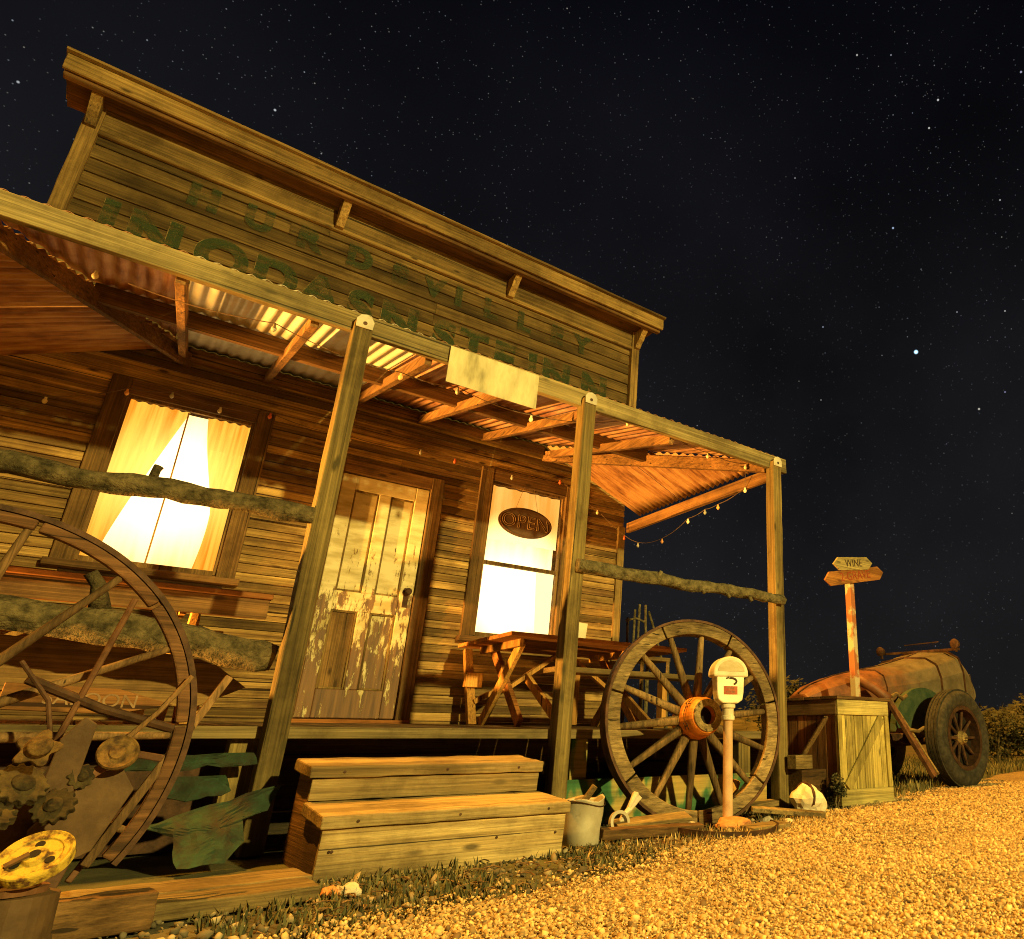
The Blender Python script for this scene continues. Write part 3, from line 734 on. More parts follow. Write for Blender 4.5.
# painted lettering on the parapet, half flaked away
FR = lambda x, y, z: frame((x, y, z), (1, 0, 0), (0, 0, 1), (0, -1, 0))
for i, (ch, x, w) in enumerate((('I', -.70, 1), ('N', -.41, 1), ('O', .04, 1), ('D', .43, 1), ('A', .78, 1), ('S', 1.12, 1), ('N', 1.47, 1), ('S', 1.90, 1), ('T', 2.20, 1), ('E', 2.53, 1), ('I', 2.85, 1), ('N', 3.14, 1), ('N', 3.62, 1))):
    text('lettering', ch, .44, FR(x, 6.5545, 4.255), M_GLET, par, .0012, off=.026)
    text('lettering', ch, .44, FR(x - .020, 6.5585, 4.26), M_YLET, par, .0008, off=.012)
for ch, x in (('H', -.19), ('U', .21), ('R', .60), ('D', 1.03), ('S', 1.40), ('V', 1.73), ('I', 1.98), ('L', 2.32), ('L', 2.70), ('E', 3.10), ('Y', 3.42)):
    text('lettering', ch, .29, FR(x, 6.5545, 4.765), M_GLET2, par, .001, off=.020)

# --- porch: posts, beam, rafters, purlin, roof iron
PORCH = (4.17, 4.27)
def post(x, w=.10):
    p = MB().bb(x - w / 2, x + w / 2, *PORCH, 0, 2.815).build('porch_post', M_POST, store, bevel=.006, worn=.012)
    k = frame((x, 4.165, 2.80), (1, 0, 0), (0, 0, 1), (0, -1, 0))
    mb = MB(); mb.prism([(-.045, -.03), (.045, -.03), (.048, .02), (.03, .05), (0, .06), (-.03, .05), (-.048, .02)], -.003, .003, frame((x, 4.162, 2.80), (1, 0, 0), (0, 1, 0), (0, 0, 1)))
    pl = mb.build('cap_plate', M_TIN, p)
    MB().lathe([(.012, 0), (.012, .008), (0, .009)], k, 10).build('bolt', M_DRUST, pl)
    return p
for x in (-1.07, .755, 2.285, 4.185): post(x)
MB().bb(-1.16, 4.345, 4.215, 4.262, 2.758, 2.888).build('porch_beam', M_BEAM, store, bevel=.005, worn=.012)
for x in (4.185, -1.07):
    MB().bb(x - .02, x + .02, 4.275, 6.56, 2.66, 2.77).build('end_beam', M_DARKY, store, bevel=.004)
ZE, ZW, YE, YT = 2.896, 3.42, 4.232, 6.555
slope = (ZW - ZE) / (YT - YE)
zr_ = lambda y: ZE + (y - YE) * slope
XH0, XH1 = (-1.13, .02), (4.315, 3.07)       # eave corner x, hip top x
def xlim(y):
    t = (y - YE) / (YT - YE); return XH0[0] + t * (XH0[1] - XH0[0]), XH1[0] + t * (XH1[1] - XH1[0])
def main_sheet(xa, xb):
    mb = MB(); n = int((xb - xa) / .0095) + 1; V = []; F = []; NR = 9
    for i in range(n + 1):
        x = xa + (xb - xa) * i / n
        yt = YT
        if x < XH0[1]: yt = YE + (x - XH0[0]) / (XH0[1] - XH0[0]) * (YT - YE)
        if x > XH1[1]: yt = YE + (x - XH1[0]) / (XH1[1] - XH1[0]) * (YT - YE)
        jag = .012 * noise.noise(Vector((x * 5, 0, 0)))
        for j in range(NR):
            y = YE + jag * (1 - j / (NR - 1)) + (max(yt, YE + .02) - YE) * j / (NR - 1)
            V.append((x, y, zr_(y) + .007 * math.sin(x * 6.2832 / .076)))
    for i in range(n):
        for j in range(NR - 1): F.append((i * NR + j, (i + 1) * NR + j, (i + 1) * NR + j + 1, i * NR + j + 1))
    return mb.add(V, F, random.random())
main_sheet(-1.13, -.085).build('roof_sheet', M_REDROOF, store, smooth=True, normals=False, solid=.0015)
main_sheet(-.08, 1.19).build('roof_sheet', M_GALV, store, smooth=True, normals=False, solid=.0015)['label'] = 'newer silvery roofing sheet between rusty ones'
main_sheet(1.195, 2.6).build('roof_sheet', M_REDROOF, store, smooth=True, normals=False, solid=.0015)
main_sheet(2.605, 4.315).build('roof_sheet', M_ORMAIN, store, smooth=True, normals=False, solid=.0015)
def hip_sheet(side, ya, yb):
    mb = MB(); n = int((yb - ya) / .0095) + 1; V = []; F = []
    for i in range(n + 1):
        y = ya + (yb - ya) * i / n; l, r = xlim(y)
        x0, x1 = (XH1[0], r) if side else (XH0[0], l)
        for j in range(7):
            t = j / 6; V.append((x0 + (x1 - x0) * t, y, ZE - .012 + (zr_(y) - ZE) * t + .012 * math.sin(y * 6.2832 / .076)))
    for i in range(n):
        for j in range(6): F.append((i * 7 + j, (i + 1) * 7 + j, (i + 1) * 7 + j + 1, i * 7 + j + 1))
    return mb.add(V, F, random.random())
for side in (0, 1):
    for ya, yb in ((4.245, 4.95), (4.955, 5.75), (5.755, 6.55)):
        hip_sheet(side, ya, yb).build('hip_sheet', M_ORROOF, store, smooth=True, normals=False, solid=.0015)
for x, zb, sx in ((-.11, 2.70, .10), (.52, 2.70, .04), (1.17, 2.69, .06), (1.73, 2.66, .08), (2.33, 2.67, .10), (3.09, 2.68, .04)):
    MB().bar((x, 4.27, zb + .07), (x + sx, 6.54, 3.285 + .03), .045, .075).build('rafter', M_DARKY, store, bevel=.003)
for a, b2 in (((4.15, 4.28, 2.79), (3.09, 6.53, 3.285)), ((-1.03, 4.28, 2.79), (.03, 6.53, 3.285))):
    MB().bar(a, b2, .045, .11).build('hip_rafter', M_DARKY, store, bevel=.003)
MB().bb(-.52, 3.62, 5.385, 5.43, 3.025, 3.145).build('purlin', M_DARKX, store, bevel=.003)
MB().bb(.02, 3.07, 6.50, 6.56, 3.285, 3.385).build('wall_plate', M_DARKX, store, bevel=.003)
mb = MB(); mb.bb(1.27, 1.885, 4.196, 4.201, 2.612, 2.868); pl = mb.build('metal_plate', M_SHEET, store)
# --- deck
mb = MB(); x = XL - .12
while x < XR + .1:
    w = random.uniform(.115, .145)
    za = .552; zb = .62
    V = [(xx, y, zz + dz) for xx in (x, min(x + w - .006, XR + .12)) for (y, zz) in ((4.30, za), (6.585, zb)) for dz in (-.03, 0)]
    mb.add(V, [(0, 1, 3, 2), (4, 6, 7, 5), (0, 4, 5, 1), (2, 3, 7, 6), (0, 2, 6, 4), (1, 5, 7, 3)]); x += w
deck = mb.build('deck', M_DECK, store, bevel=.003)
MB().bb(XL - .12, XR + .12, 4.272, 4.299, .502, .556).build('deck_edge', M_DECKX, deck, bevel=.004, worn=.012)
MB().bb(XL - .12, XR + .12, 5.4, 5.5, .34, .53).build('bearer', M_DARKX, deck)
for x, y, h in ((.66, 4.40, .50), (2.50, 4.40, .50), (3.95, 4.42, .50), (-.6, 4.42, .5)):
    MB().bb(x - .06, x + .06, y - .06, y + .06, 0, h).build('stump', M_PATCHLIT if x == 2.50 else M_POST, deck, bevel=.006)
MB().bb(2.38, 4.10, 4.275, 4.30, .0, .262).build('skirt_plank', M_PATCHLIT, store, bevel=.004)
MB().bb(XL - .13, XL - .10, 4.3, 6.6, 0, .5).build('added_end_skirt', M_DARKY, store)  # unseen skirt added to keep light out from under the deck
MB().bb(XR + .09, XR + .12, 4.3, 6.6, 0, .5).build('added_end_skirt', M_DARKY, store)  # added at the other end too, so the underside stays dark
MB().bb(XL - .1, XR + .1, 6.60, 6.64, 0, .52).build('foundation_wall', M_DARKX, store)
# --- log rails nailed to the posts
def log(p, r, mat, name='log_rail', n=16, wob=.35, k=26):
    a, b2 = Vector(p[0]), Vector(p[-1]); pts = []; rr = []
    for i in range(k + 1):
        t = i / k
        if len(p) == 3: q = (1 - t) ** 2 * a + 2 * t * (1 - t) * Vector(p[1]) + t * t * b2
        else: q = a.lerp(b2, t)
        q = q + Vector((0, noise.noise(Vector((t * 7, a.z, 1))), noise.noise(Vector((t * 7, a.z, 5))))) * .018
        pts.append(q); rr.append(r * (1 + .16 * noise.noise(Vector((t * 9, a.x, 0)))))
    mb = MB().tube(pts, rr, n, wob); return mb, pts
mb, pts = log([(-1.06, 4.15, 1.60), (.70, 4.14, 1.59)], .047, M_BARK)
mb.tube([(.02, 4.14, 1.63), (.025, 4.13, 1.68), (.03, 4.13, 1.70)], [.02, .018, .02], 8, .2)
rail = mb.build('log_rail', M_GBARK, store, smooth=True)
mb, pts = log([(2.27, 4.14, 1.575), (4.19, 4.14, 1.57)], .042, M_BARK)
for x, s in ((3.55, -1), (3.78, -1), (2.9, 1), (3.3, -1)): mb.tube([(x, 4.13, 1.57), (x + .02, 4.10, 1.57 + s * .055)], [.018, .013], 7, .2)
mb.build('log_rail', M_BARK, store, smooth=True)
mb, pts = log([(-1.06, 4.36, 1.03), (-.2, 4.36, 1.04), (.70, 4.36, .885)], .072, M_GBARK)
mb.tube([(-.02, 4.36, 1.05), (-.05, 4.34, 1.16), (-.09, 4.33, 1.21)], [.04, .03, .026], 8, .3)
lg = mb.build('log_rail', M_GBARK, store, smooth=True)
d = (pts[-1] - pts[-2]).normalized(); a = d.orthogonal().normalized()
MB().lathe([(.066, 0), (.065, .003), (.0, .004)], frame(pts[-1] - d * .001, a, d.cross(a), d), 18).build('cut_end', M_ENDG, lg)

# ------------------------------------------------------------------ things hung on the store
osn = thing('open_sign', 'dark oval sign reading OPEN hanging inside the right lit window', 'sign', (2.98, YW - .012, 2.54))
oval = [(.29 * math.cos(a), .155 * math.sin(a)) for a in np.linspace(0, 2 * math.pi, 48, endpoint=False)]
MB().prism(oval, -.006, .006, frame((2.98, YW - .014, 2.54), (1, 0, 0), (0, 1, 0), (0, 0, 1))).build('board', plain('dark_sign_board', (.075, .042, .024), (.11, .062, .034), 5, .7), osn, bevel=.003)
mb = MB(); mb.tube([(.272 * math.cos(a) + 2.98, YW - .023, 2.54 + .138 * math.sin(a)) for a in np.linspace(0, 2 * math.pi, 49)], .0025, 6); mb.build('border', M_SALOON, osn)
def outline_text(body, size, x, y, z, mat, parent):
    cu = bpy.data.curves.new('letters', 'FONT'); cu.body = body; cu.size = size; cu.align_x = 'CENTER'; cu.align_y = 'CENTER'; cu.fill_mode = 'NONE'; cu.bevel_depth = .0018; cu.bevel_resolution = 1; cu.space_character = 1.1
    o = bpy.data.objects.new('tmp', cu); COL.objects.link(o); dg = bpy.context.evaluated_depsgraph_get()
    me = bpy.data.meshes.new_from_object(o.evaluated_get(dg)); bpy.data.objects.remove(o)
    me.transform(Matrix.Translation(-wloc(parent)) @ FR(x, y, z)); me.materials.clear(); me.materials.append(mat)
    o = bpy.data.objects.new('letters', me); COL.objects.link(o); o.parent = parent
outline_text('OPEN', .185, 2.98, YW - .0215, 2.54, plain('thin_sign_letters', (.50, .32, .17), (.60, .40, .22), 9, .7), osn)
mb = MB()
for s in (-1, 1): mb.tube([(2.98 + s * .12, YW - .012, 2.67), (2.98 + s * .05, YW - .02, 2.93)], .002, 5)
mb.build('string', M_DARKZ, osn)

sl = thing('string_lights', 'string of small unlit coloured bulbs looping along the porch ceiling and end', 'string lights', (1.5, 5.2, 2.4))
M_BULB = [plain('cream_bulb', (.75, .66, .45), (.85, .76, .55), 5, .2), plain('red_bulb', (.55, .10, .04), (.65, .16, .06), 5, .2), plain('orange_bulb', (.75, .35, .12), (.85, .45, .2), 5, .2), plain('grey_bulb', (.35, .35, .3), (.5, .48, .4), 5, .2)]
M_WIRE = plain('dark_wire', (.12, .08, .05), (.2, .13, .08), 9, .7)
bulb_pts = [((-.657, 6.50, 2.703), 0), ((-.259, 6.5, 2.90), 2), ((-.004, 6.5, 2.96), 3), ((.308, 6.5, 2.932), 0), ((.64, 6.5, 2.983), 1), ((1.25, 6.5, 2.95), 0), ((1.85, 6.5, 2.99), 3), ((2.17, 6.5, 2.984), 1), ((2.75, 6.5, 2.96), 3), ((3.278, 6.5, 3.035), 1), ((3.75, 6.5, 2.80), 0), ((4.09, 6.47, 2.57), 1)]
bulb2 = [((4.15, 6.283, 2.461), 3), ((4.15, 5.84, 2.416), 2), ((4.15, 5.408, 2.534), 0), ((4.15, 5.14, 2.566), 3), ((4.15, 4.944, 2.57), 2), ((4.15, 4.56, 2.641), 0)]
bulb3 = [((4.03, 4.42, 2.80), 0), ((3.59, 4.42, 2.79), 0), ((3.21, 4.42, 2.84), 0), ((2.766, 4.42, 2.85), 0), ((1.995, 4.5, 2.68), 0), ((1.45, 4.5, 2.72), 3), ((1.08, 4.5, 2.70), 2), ((.35, 4.45, 2.74), 3), ((-.456, 4.6, 2.80), 0)]
allp = [b[0] for b in bulb_pts] + [b[0] for b in bulb2] + [b[0] for b in bulb3]
wp = []
for i in range(len(allp) - 1):
    a, b2 = Vector(allp[i]), Vector(allp[i + 1])
    for k in range(6):
        t = k / 6; q = a.lerp(b2, t); q.z += .028 - .05 * 4 * t * (1 - t) * min(1, (b2 - a).length); wp.append(q)
MB().tube(wp, .003, 5).build('wire', M_WIRE, sl)
for p, k in bulb_pts + bulb2 + bulb3:
    m4 = frame(Vector(p) + Vector((0, 0, .022)), (1, 0, 0), (0, -1, 0), (0, 0, -1))
    MB().lathe([(.008, 0), (.008, .014), (.013, .021), (.0155, .030), (.0125, .041), (.006, .048), (0, .049)], m4, 12).build('bulb', M_BULB[k], sl, smooth=True)

# ------------------------------------------------------------------ porch furniture
def ptable(x0, x1, y0, y1, zt, name, label, xs, apron):
    t = thing(name, label, 'table', ((x0 + x1) / 2, (y0 + y1) / 2, .6))
    mb = MB(); k = 5; w = (y1 - y0) / k
    for i in range(k): mb.bb(x0 + random.uniform(0, .012), x1 - random.uniform(0, .012), y0 + w * i + .002, y0 + w * (i + 1) - .004, zt - .032, zt)
    mb.build('tabletop', M_TABX, t, bevel=.004)
    if apron: MB().bb(x0 + .02, x1 - .02, y0 + .03, y0 + .055, zt - .15, zt - .033).build('apron', M_DARKX, t, bevel=.003)
    yc = (y0 + y1) / 2
    for x in xs:
        zf = .552 + .0295 * (yc - 4.3) + .012
        MB().bar((x, y0 + .22, zt - .04), (x, y1 - .22, zf), .04, .085, (0, 1, 0)).build('leg', M_TABZ, t, bevel=.004)
        MB().bar((x + .042, y1 - .22, zt - .04), (x + .042, y0 + .22, zf), .04, .085, (0, 1, 0)).build('leg', M_TABX, t, bevel=.004)
        MB().bar((x - .04, y0 + .15, zt - .06), (x - .04, y1 - .15, zt - .06), .035, .06).build('batten', M_TABZ, t, bevel=.003)
        s = 1 if x < (x0 + x1) / 2 else -1
        MB().bar((x + .02, yc, zt - .42), (x + s * .55, yc, zt - .05), .035, .06, (0, 1, 0)).build('brace', M_TABZ, t, bevel=.003)
    return t
t = ptable(2.41, 4.16, 5.37, 6.46, 1.29, 'plank_table', 'orange brown plank table on crossed legs under the right window', (2.62, 3.72), False)
MB().bb(2.7, 4.05, 5.10, 5.34, .985, 1.025).build('bench_board', M_OLDX, t, bevel=.004)
for x in (2.9, 3.75): MB().bar((x - .07, 5.22, .59), (x - .07, 5.9, 1.0), .035, .07, (0, 1, 0)).build('bench_leg', M_TABZ, t, bevel=.003); MB().bb(x - .02, x + .03, 5.16, 5.24, .60, .984).build('bench_leg', M_TABZ, t, bevel=.003)
ptable(-.95, .78, 5.22, 6.20, 1.345, 'plank_table', 'dark red plank table with deep edge board beneath the left window', (-.55, .42), True)
# a narrow trestle stack leaning beside the table
tp = thing('trestle', 'pale yellow timber trestle leg leaning on the wall below the right window', 'trestle', (2.53, 6.0, .6))
MB().bar((2.545, 6.25, .61), (2.53, 6.5, 1.25), .07, .05, (0, 1, 0)).build('leg', M_TABZ, tp, bevel=.003)
MB().bb(2.47, 2.62, 6.30, 6.36, .92, 1.04).build('block', M_TABZ, tp, bevel=.003)
MB().bar((2.56, 6.3, .80), (2.78, 6.28, .92), .04, .05, (0, 1, 0)).build('rail', M_TABZ, tp, bevel=.003)
card = thing('menu_card', 'small pale folded card standing on the table behind the middle post', 'card', (3.14, 5.62, 1.29))
mb = MB()
mb.prism([(3.06, 1.291), (3.20, 1.291), (3.215, 1.45), (3.075, 1.455)], 5.60, 5.603)
mb.prism([(3.06, 1.291), (3.20, 1.291), (3.215, 1.45), (3.075, 1.455)], 5.64, 5.643); mb.build('leaf', M_PAPER, card)
# stick chair beside the porch end
ch = thing('stick_chair', 'rustic chair of bare sticks standing past the porch end', 'chair', (4.62, 6.75, .0))
mb = MB()
mb.bb(4.45, 4.83, 6.55, 6.95, 1.30, 1.34); mb.build('seat', M_OLDX, ch, bevel=.004)
for x, y, h in ((4.47, 6.57, 1.3), (4.81, 6.57, 1.3), (4.49, 6.93, 1.3), (4.79, 6.93, 1.3)): MB().tube([(x, y, 0), (x, y, .7), (x, y, h)], .022, 8, .2).build('leg', M_BARK, ch)
for x, zt, dx in ((4.50, 1.80, 0), (4.575, 1.90, .01), (4.635, 1.97, .01), (4.76, 1.97, -.01)): MB().tube([(x, 6.92, 1.33), (x + dx, 6.94, 1.6), (x + dx * 2, 6.95, zt)], .014, 8, .25).build('back_stick', M_BARK, ch)
MB().tube([(4.46, 6.92, 1.76), (4.6, 6.93, 1.80), (4.72, 6.93, 1.77)], .012, 8).build('back_rail', M_BARK, ch)
MB().tube([(4.78, 6.94, 1.9), (4.90, 6.93, 1.6), (4.97, 6.9, 1.33)], .014, 8).build('arm', M_BARK, ch)
# arrow boards leaning against the left table
def arrow_board(name, label, x0, x1, zc, h, y, mat, roll, tail=.03, txt=None, tm=None, size=.1, lean=.10, thick=.018, tip=.17, left=False):
    t = thing(name, label, 'sign', ((x0 + x1) / 2, y, zc - h / 2))
    if left: poly = [(x0 + tip, -h / 2), (x1 - tip, -h / 2), (x1, 0), (x1 - tip, h / 2), (x0 + tip, h / 2), (x0, 0)]
    else: poly = [(x0, -h / 2), (x1 - tip, -h / 2), (x1, 0), (x1 - tip, h / 2), (x0, h / 2)]
    xc = (x0 + x1) / 2; poly = [(a - xc, b) for a, b in poly]
    rot = Matrix.Translation((xc, y, zc)) @ Matrix.Rotation(-lean, 4, 'X') @ Matrix.Rotation(roll, 4, 'Y')
    MB().prism(poly, -thick / 2, thick / 2, rot).build('board', mat, t, bevel=.003)
    if txt:
        text('lettering', txt, size, rot @ frame((0, -thick / 2 - .001, 0), (1, 0, 0), (0, 0, 1), (0, -1, 0)), tm, t)
    return t, rot
arrow_board('arrow_board', 'blank brown arrow shaped board leaning behind the broken wheel, pointing right', -.55, .66, .80, .25, 4.72, M_ARROW, R(4), lean=.12, tip=.2)
arrow_board('saloon_sign', 'orange brown arrow board lettered SALOON propped below the blank one', -.26, .36, .668, .115, 4.60, M_SALOON, R(2), txt='SALOON', tm=M_LTEXT, size=.085, lean=.1, tip=.22)
for x, z0, z1, lab in ((.46, .575, .79, 'orange post stub standing on the deck behind the shaft of the broken wheel'), (.235, .575, .74, 'short orange timber block on the deck right of the SALOON board')):
    tag(MB().bb(x - .035, x + .035, 4.86, 4.93, .572, z1).build('timber_block', M_TABZ, bevel=.004, label=lab, cat='timber block', group='timber blocks on the deck'), None)

# ------------------------------------------------------------------ steps
st = thing('wooden_steps', 'two weathered plank steps leading up to the door', 'steps', (1.36, 3.38, 0))
Rt = Matrix.Translation((0, 3.38, 0)) @ Matrix.Rotation(R(5), 4, 'X') @ Matrix.Translation((0, -3.38, 0))
def tbox(x0, x1, y0, y1, z0, z1):
    mb = MB(); mb.bb(x0, x1, y0, y1, z0, z1); mb.v = [tuple(Rt @ Vector(p)) for p in mb.v]; return mb
tbox(.832, 1.885, 3.375, 3.40, -.02, .172).build('riser', M_STEP, st, bevel=.004, worn=.012)
tbox(.818, 1.898, 3.355, 3.705, .174, .223).build('tread', M_STEP, st, bevel=.006, worn=.012)
tbox(.832, 1.885, 3.70, 3.725, .224, .315).build('riser', M_STEP, st, bevel=.004, worn=.012)
tbox(.815, 1.895, 3.68, 3.985, .317, .366).build('tread', M_STEP, st, bevel=.006, worn=.012)
for zz, yy, xs_ in ((.198, 3.354, (.95, 1.36, 1.78)), (.341, 3.679, (.95, 1.40, 1.76)), (.09, 3.374, (.87, .88, 1.55, 1.84))):
    for x in xs_:
        q = Rt @ Vector((x, yy, zz)); MB().lathe([(.006, -.004), (.006, .002), (0, .003)], frame(q, (1, 0, 0), (0, 0, 1), (0, -1, 0)), 10).build('nail_head', M_DRUST, st)
for x in (.84, 1.85): tbox(x, x + .03, 3.402, 3.97, -.05, .172).build('side_board', M_DARKY, st); tbox(x, x + .03, 3.727, 3.97, .173, .315).build('side_board', M_DARKY, st)

# ------------------------------------------------------------------ wagon wheels
def wheel(name, label, C, Rad, phi, lean, ns, a_off, hubmat, rim_w=.085, felloe=.085, skip=(), seg=7, sr=1., rm=None, sm_=None, arc=(0, 2 * math.pi)):
    n_ = Vector((math.sin(phi), -math.cos(phi), 0)); u = Vector((math.cos(phi), math.sin(phi), 0))
    w = Vector((0, 0, 1)) * math.cos(lean) - n_ * math.sin(lean); nn = u.cross(w)
    if nn.dot(n_) < 0: nn = -nn; 
    Mx = frame(C, u, w, nn)
    t = thing(name, label, 'wagon wheel', (C[0], C[1], 0))
    MB().ring(Rad - .016, Rad, -rim_w / 2 - .004, rim_w / 2 + .004, Mx, 96, wob=.004, a0=arc[0], a1=arc[1]).build('iron_tyre', M_DRUST, t)
    mb = MB()
    for k in range(seg):
        sp_a = (arc[1] - arc[0]) / seg; a0 = arc[0] + sp_a * k + (.2 if arc[0] == 0 else .004); a1 = a0 + sp_a - .018
        mb.ring(Rad - .016 - felloe, Rad - .017, -rim_w / 2, rim_w / 2, Mx, 16, a0=a0, a1=a1, wob=.003)
    mb.build('rim', rm or M_WHEEL, t, bevel=.006)
    for k in range(ns):
        if k in skip: continue
        a = 2 * math.pi * k / ns + a_off; d = Mx.to_3x3() @ Vector((math.cos(a), math.sin(a), 0))
        p0 = Vector(C) + d * .10; p1 = Vector(C) + d * (Rad - felloe - .005)
        pts = [p0.lerp(p1, q) for q in (0, .15, .5, .85, 1)]
        MB().tube(pts, [sr * q for q in (.034, .030, .025, .021, .019)], 10).build('spoke', sm_ or M_SPOKE, t, smooth=True)
    h = MB(); h.lathe([(.085, -.16), (.10, -.155), (.105, -.08), (.13, -.06), (.138, 0), (.13, .06), (.122, .07), (.118, .13), (.108, .16), (.100, .165), (.065, .165), (.06, .10), (.0, .10)], Mx, 32)
    hub = h.build('hub', hubmat, t, smooth=False, bevel=.003)
    MB().ring(.058, .101, .160, .178, Mx, 32).build('hub_cap', M_OLDY, hub)
    MB().lathe([(.058, .11), (.058, .112), (0, .113)], Mx, 24).build('axle_hole', M_BLACK, hub)
    return t, Mx, hub
wt, Mx, hub = wheel('wagon_wheel', 'large spoked wagon wheel with orange hub leaning upright between porch posts', (3.093, 3.9, .626), .65, R(-10), R(6), 14, .10, M_HUB)
for i, chh in enumerate('HIJHIB'): # worn stamped letters round the hub barrel
    a = R(205 - 24 * i); rr = .133
    d = Vector((math.cos(a), math.sin(a), 0)); tang = Vector((-math.sin(a), math.cos(a), 0))
    text('hub_letter', chh, .075, Mx @ frame(d * rr + Vector((0, 0, .095)), Vector((0, 0, 1)), -tang if False else tang, d) , M_DTEXT, hub, .001)
wheel('wagon_wheel', 'broken brown wagon wheel standing half cut off at the scrap heap', (-.36, 3.0, .5), .662, 0, 0, 14, R(1), M_RUST, .036, .034, skip=(9, 10, 11), sr=.55, arc=(R(-32), R(222)), rm=M_OLDRIM, sm_=M_OLDSP)

# ------------------------------------------------------------------ scrap machinery on the left
pl = thing('farm_machine', 'rusted horse drawn farm machine with timber shafts and yellowed flange', 'farm machine', (.1, 2.95, 0))
MB().bar((.375, 3.06, .70), (.125, 2.94, .16), .024, .020, (0, 1, 0)).build('shaft', M_OLDSP, pl, bevel=.003)
MB().bar((.335, 3.09, .60), (.10, 2.97, .12), .016, .02, (0, 1, 0)).build('shaft', M_RUST, pl, bevel=.003)
MB().tube([(.063, 2.93, .913), (.02, 2.93, .69), (-.03, 2.93, .43)], .0085, 8).build('rod', M_RUST, pl)
MB().tube([(.262, 2.95, .69), (.20, 2.95, .58), (.137, 2.95, .497), (.12, 2.94, .47)], .008, 8).build('rod', M_OLDSP, pl)
MB().tube([(-.12, 2.9, .66), (.06, 2.95, .585), (.25, 3.0, .53)], .014, 8).build('rod', M_DRUST, pl)
dk = frame((.127, 2.89, .462), (1, 0, 0), (0, .35, .94), (-.25, -.92, .30))
MB().lathe([(.040, -.012), (.049, -.010), (.050, .004), (.046, .010), (.040, .006), (.022, .004), (.018, .009), (0, .010)], dk, 32).build('pulley', M_FLANGE, pl, smooth=False)
MB().bar((.16, 2.90, .46), (.235, 2.93, .445), .02, .028, (0, 1, 0)).build('lug', M_DRUST, pl, bevel=.003)
fl = frame((-.05, 2.76, .475), (1, 0, 0), (0, .3, .95), (.2, -.93, .3))
mb = MB()
poly = []
for k in range(32):
    a = 6.283 * k / 32; r = .042 + .010 * math.cos(a * 5 + .6) + .006 * noise.noise(Vector((k, 0, 3))); poly.append((r * math.cos(a), r * math.sin(a)))
mb.prism(poly, -.008, .008, fl @ Matrix.Rotation(R(90), 4, 'X')); mb.lathe([(.03, 0), (.026, .03), (.012, .034), (0, .034)], fl, 16)
mb.build('flange', M_FLANGE, pl, bevel=.003)
def plate(pts, y, th, mat, name='plate', ry=0):
    MB().prism(pts, y, y + th).build(name, mat, pl, bevel=.003)
plate([(-.02, .36), (.05, .34), (.06, .54), (.03, .56), (-.01, .50)], 2.82, .012, M_IRON, 'bracket')
plate([(.02, .14), (.13, .20), (.19, .36), (.15, .42), (.06, .40), (-.02, .26)], 2.93, .01, M_IRON)
plate([(.05, .36), (.12, .42), (.105, .445), (.03, .37)], 2.90, .012, M_RUST, 'arm')
MB().tube([(-.14, 2.80, .70), (-.06, 2.80, .60), (-.03, 2.79, .50)], .006, 7).build('hoop', M_DRUST, pl)
for (c, rr, nt, nrm) in (((-.06, 2.80, .385), .062, 14, (.35, -.7, .6)), ((.02, 2.79, .33), .048, 12, (-.2, -.85, .45)), ((-.10, 2.74, .315), .055, 13, (.1, -.5, .85)), ((.055, 2.84, .40), .035, 10, (.5, -.8, .2))):
    nv = Vector(nrm).normalized(); ua = nv.orthogonal().normalized(); gm = frame(c, ua, nv.cross(ua), nv)
    poly = []
    for k in range(nt * 4):
        a = 6.283 * k / (nt * 4); poly.append((rr * (1 if k % 4 < 2 else .84) * math.cos(a), rr * (1 if k % 4 < 2 else .84) * math.sin(a)))
    mb = MB(); mb.prism(poly, -.011, .011, gm @ Matrix.Rotation(R(90), 4, 'X')); mb.lathe([(rr * .4, -.02), (rr * .42, .016), (rr * .2, .024), (0, .024)], gm, 16)
    mb.build('gear', M_LICHEN, pl, bevel=.002)
plate([(-.3, .0), (.02, .0), (.06, .28), (-.02, .40), (-.3, .42)], 2.96, .02, M_DRUST, 'frame')
MB().bar((.10, 2.98, .30), (.03, 2.92, .02), .05, .04, (0, 1, 0)).build('support', M_DRUST, pl, bevel=.004)
# engine drum with its yellow pulley
en = thing('engine_drum', 'rusty brown iron drum with a round yellow pulley face on top', 'engine', (-.0, 2.52, 0))
mb = MB(); mb.lathe([(.085, 0), (.088, .02), (.088, .05), (.092, .055), (.092, .065), (.088, .07), (.084, .16), (.05, .17), (0, .17)], Matrix.Translation((-.005, 2.54, 0)), 28)
mb.build('drum', M_IRON, en, bevel=.002)
mb = MB(); mb.ring(.06, .075, .165, .178, Matrix.Translation((-.02, 2.53, 0)), 24); mb.build('collar', M_RUST, en)
nz = Vector((-.28, -.60, .75)).normalized(); ux = Vector((1, -.05, .34)); ux = (ux - nz * ux.dot(nz)).normalized()
pm = frame((.012, 2.47, .245), ux, nz.cross(ux), nz)
MB().lathe([(.066, -.02), (.070, -.018), (.070, .004), (.067, .008), (.060, .004), (.050, .003), (.048, -.001), (.026, -.001), (.022, .008), (0, .008)], pm, 44).build('pulley', M_YELP, en, bevel=.0015)
mb = MB()
for k in range(3):
    a = R(75 + 120 * k); mb.lathe([(.009, 0), (.009, .0012), (0, .0014)], pm @ Matrix.Translation((.035 * math.cos(a), .035 * math.sin(a), 0)), 14)
mb.lathe([(.011, .0085), (.011, .0095), (0, .0097)], pm, 16); mb.build('bolt_hole', M_BLACK, en)
MB().bar(pm @ Vector((-.05, -.008, .006)), pm @ Vector((-.008, 0, .012)), .012, .006, nz).build('crank', M_IRON, en)
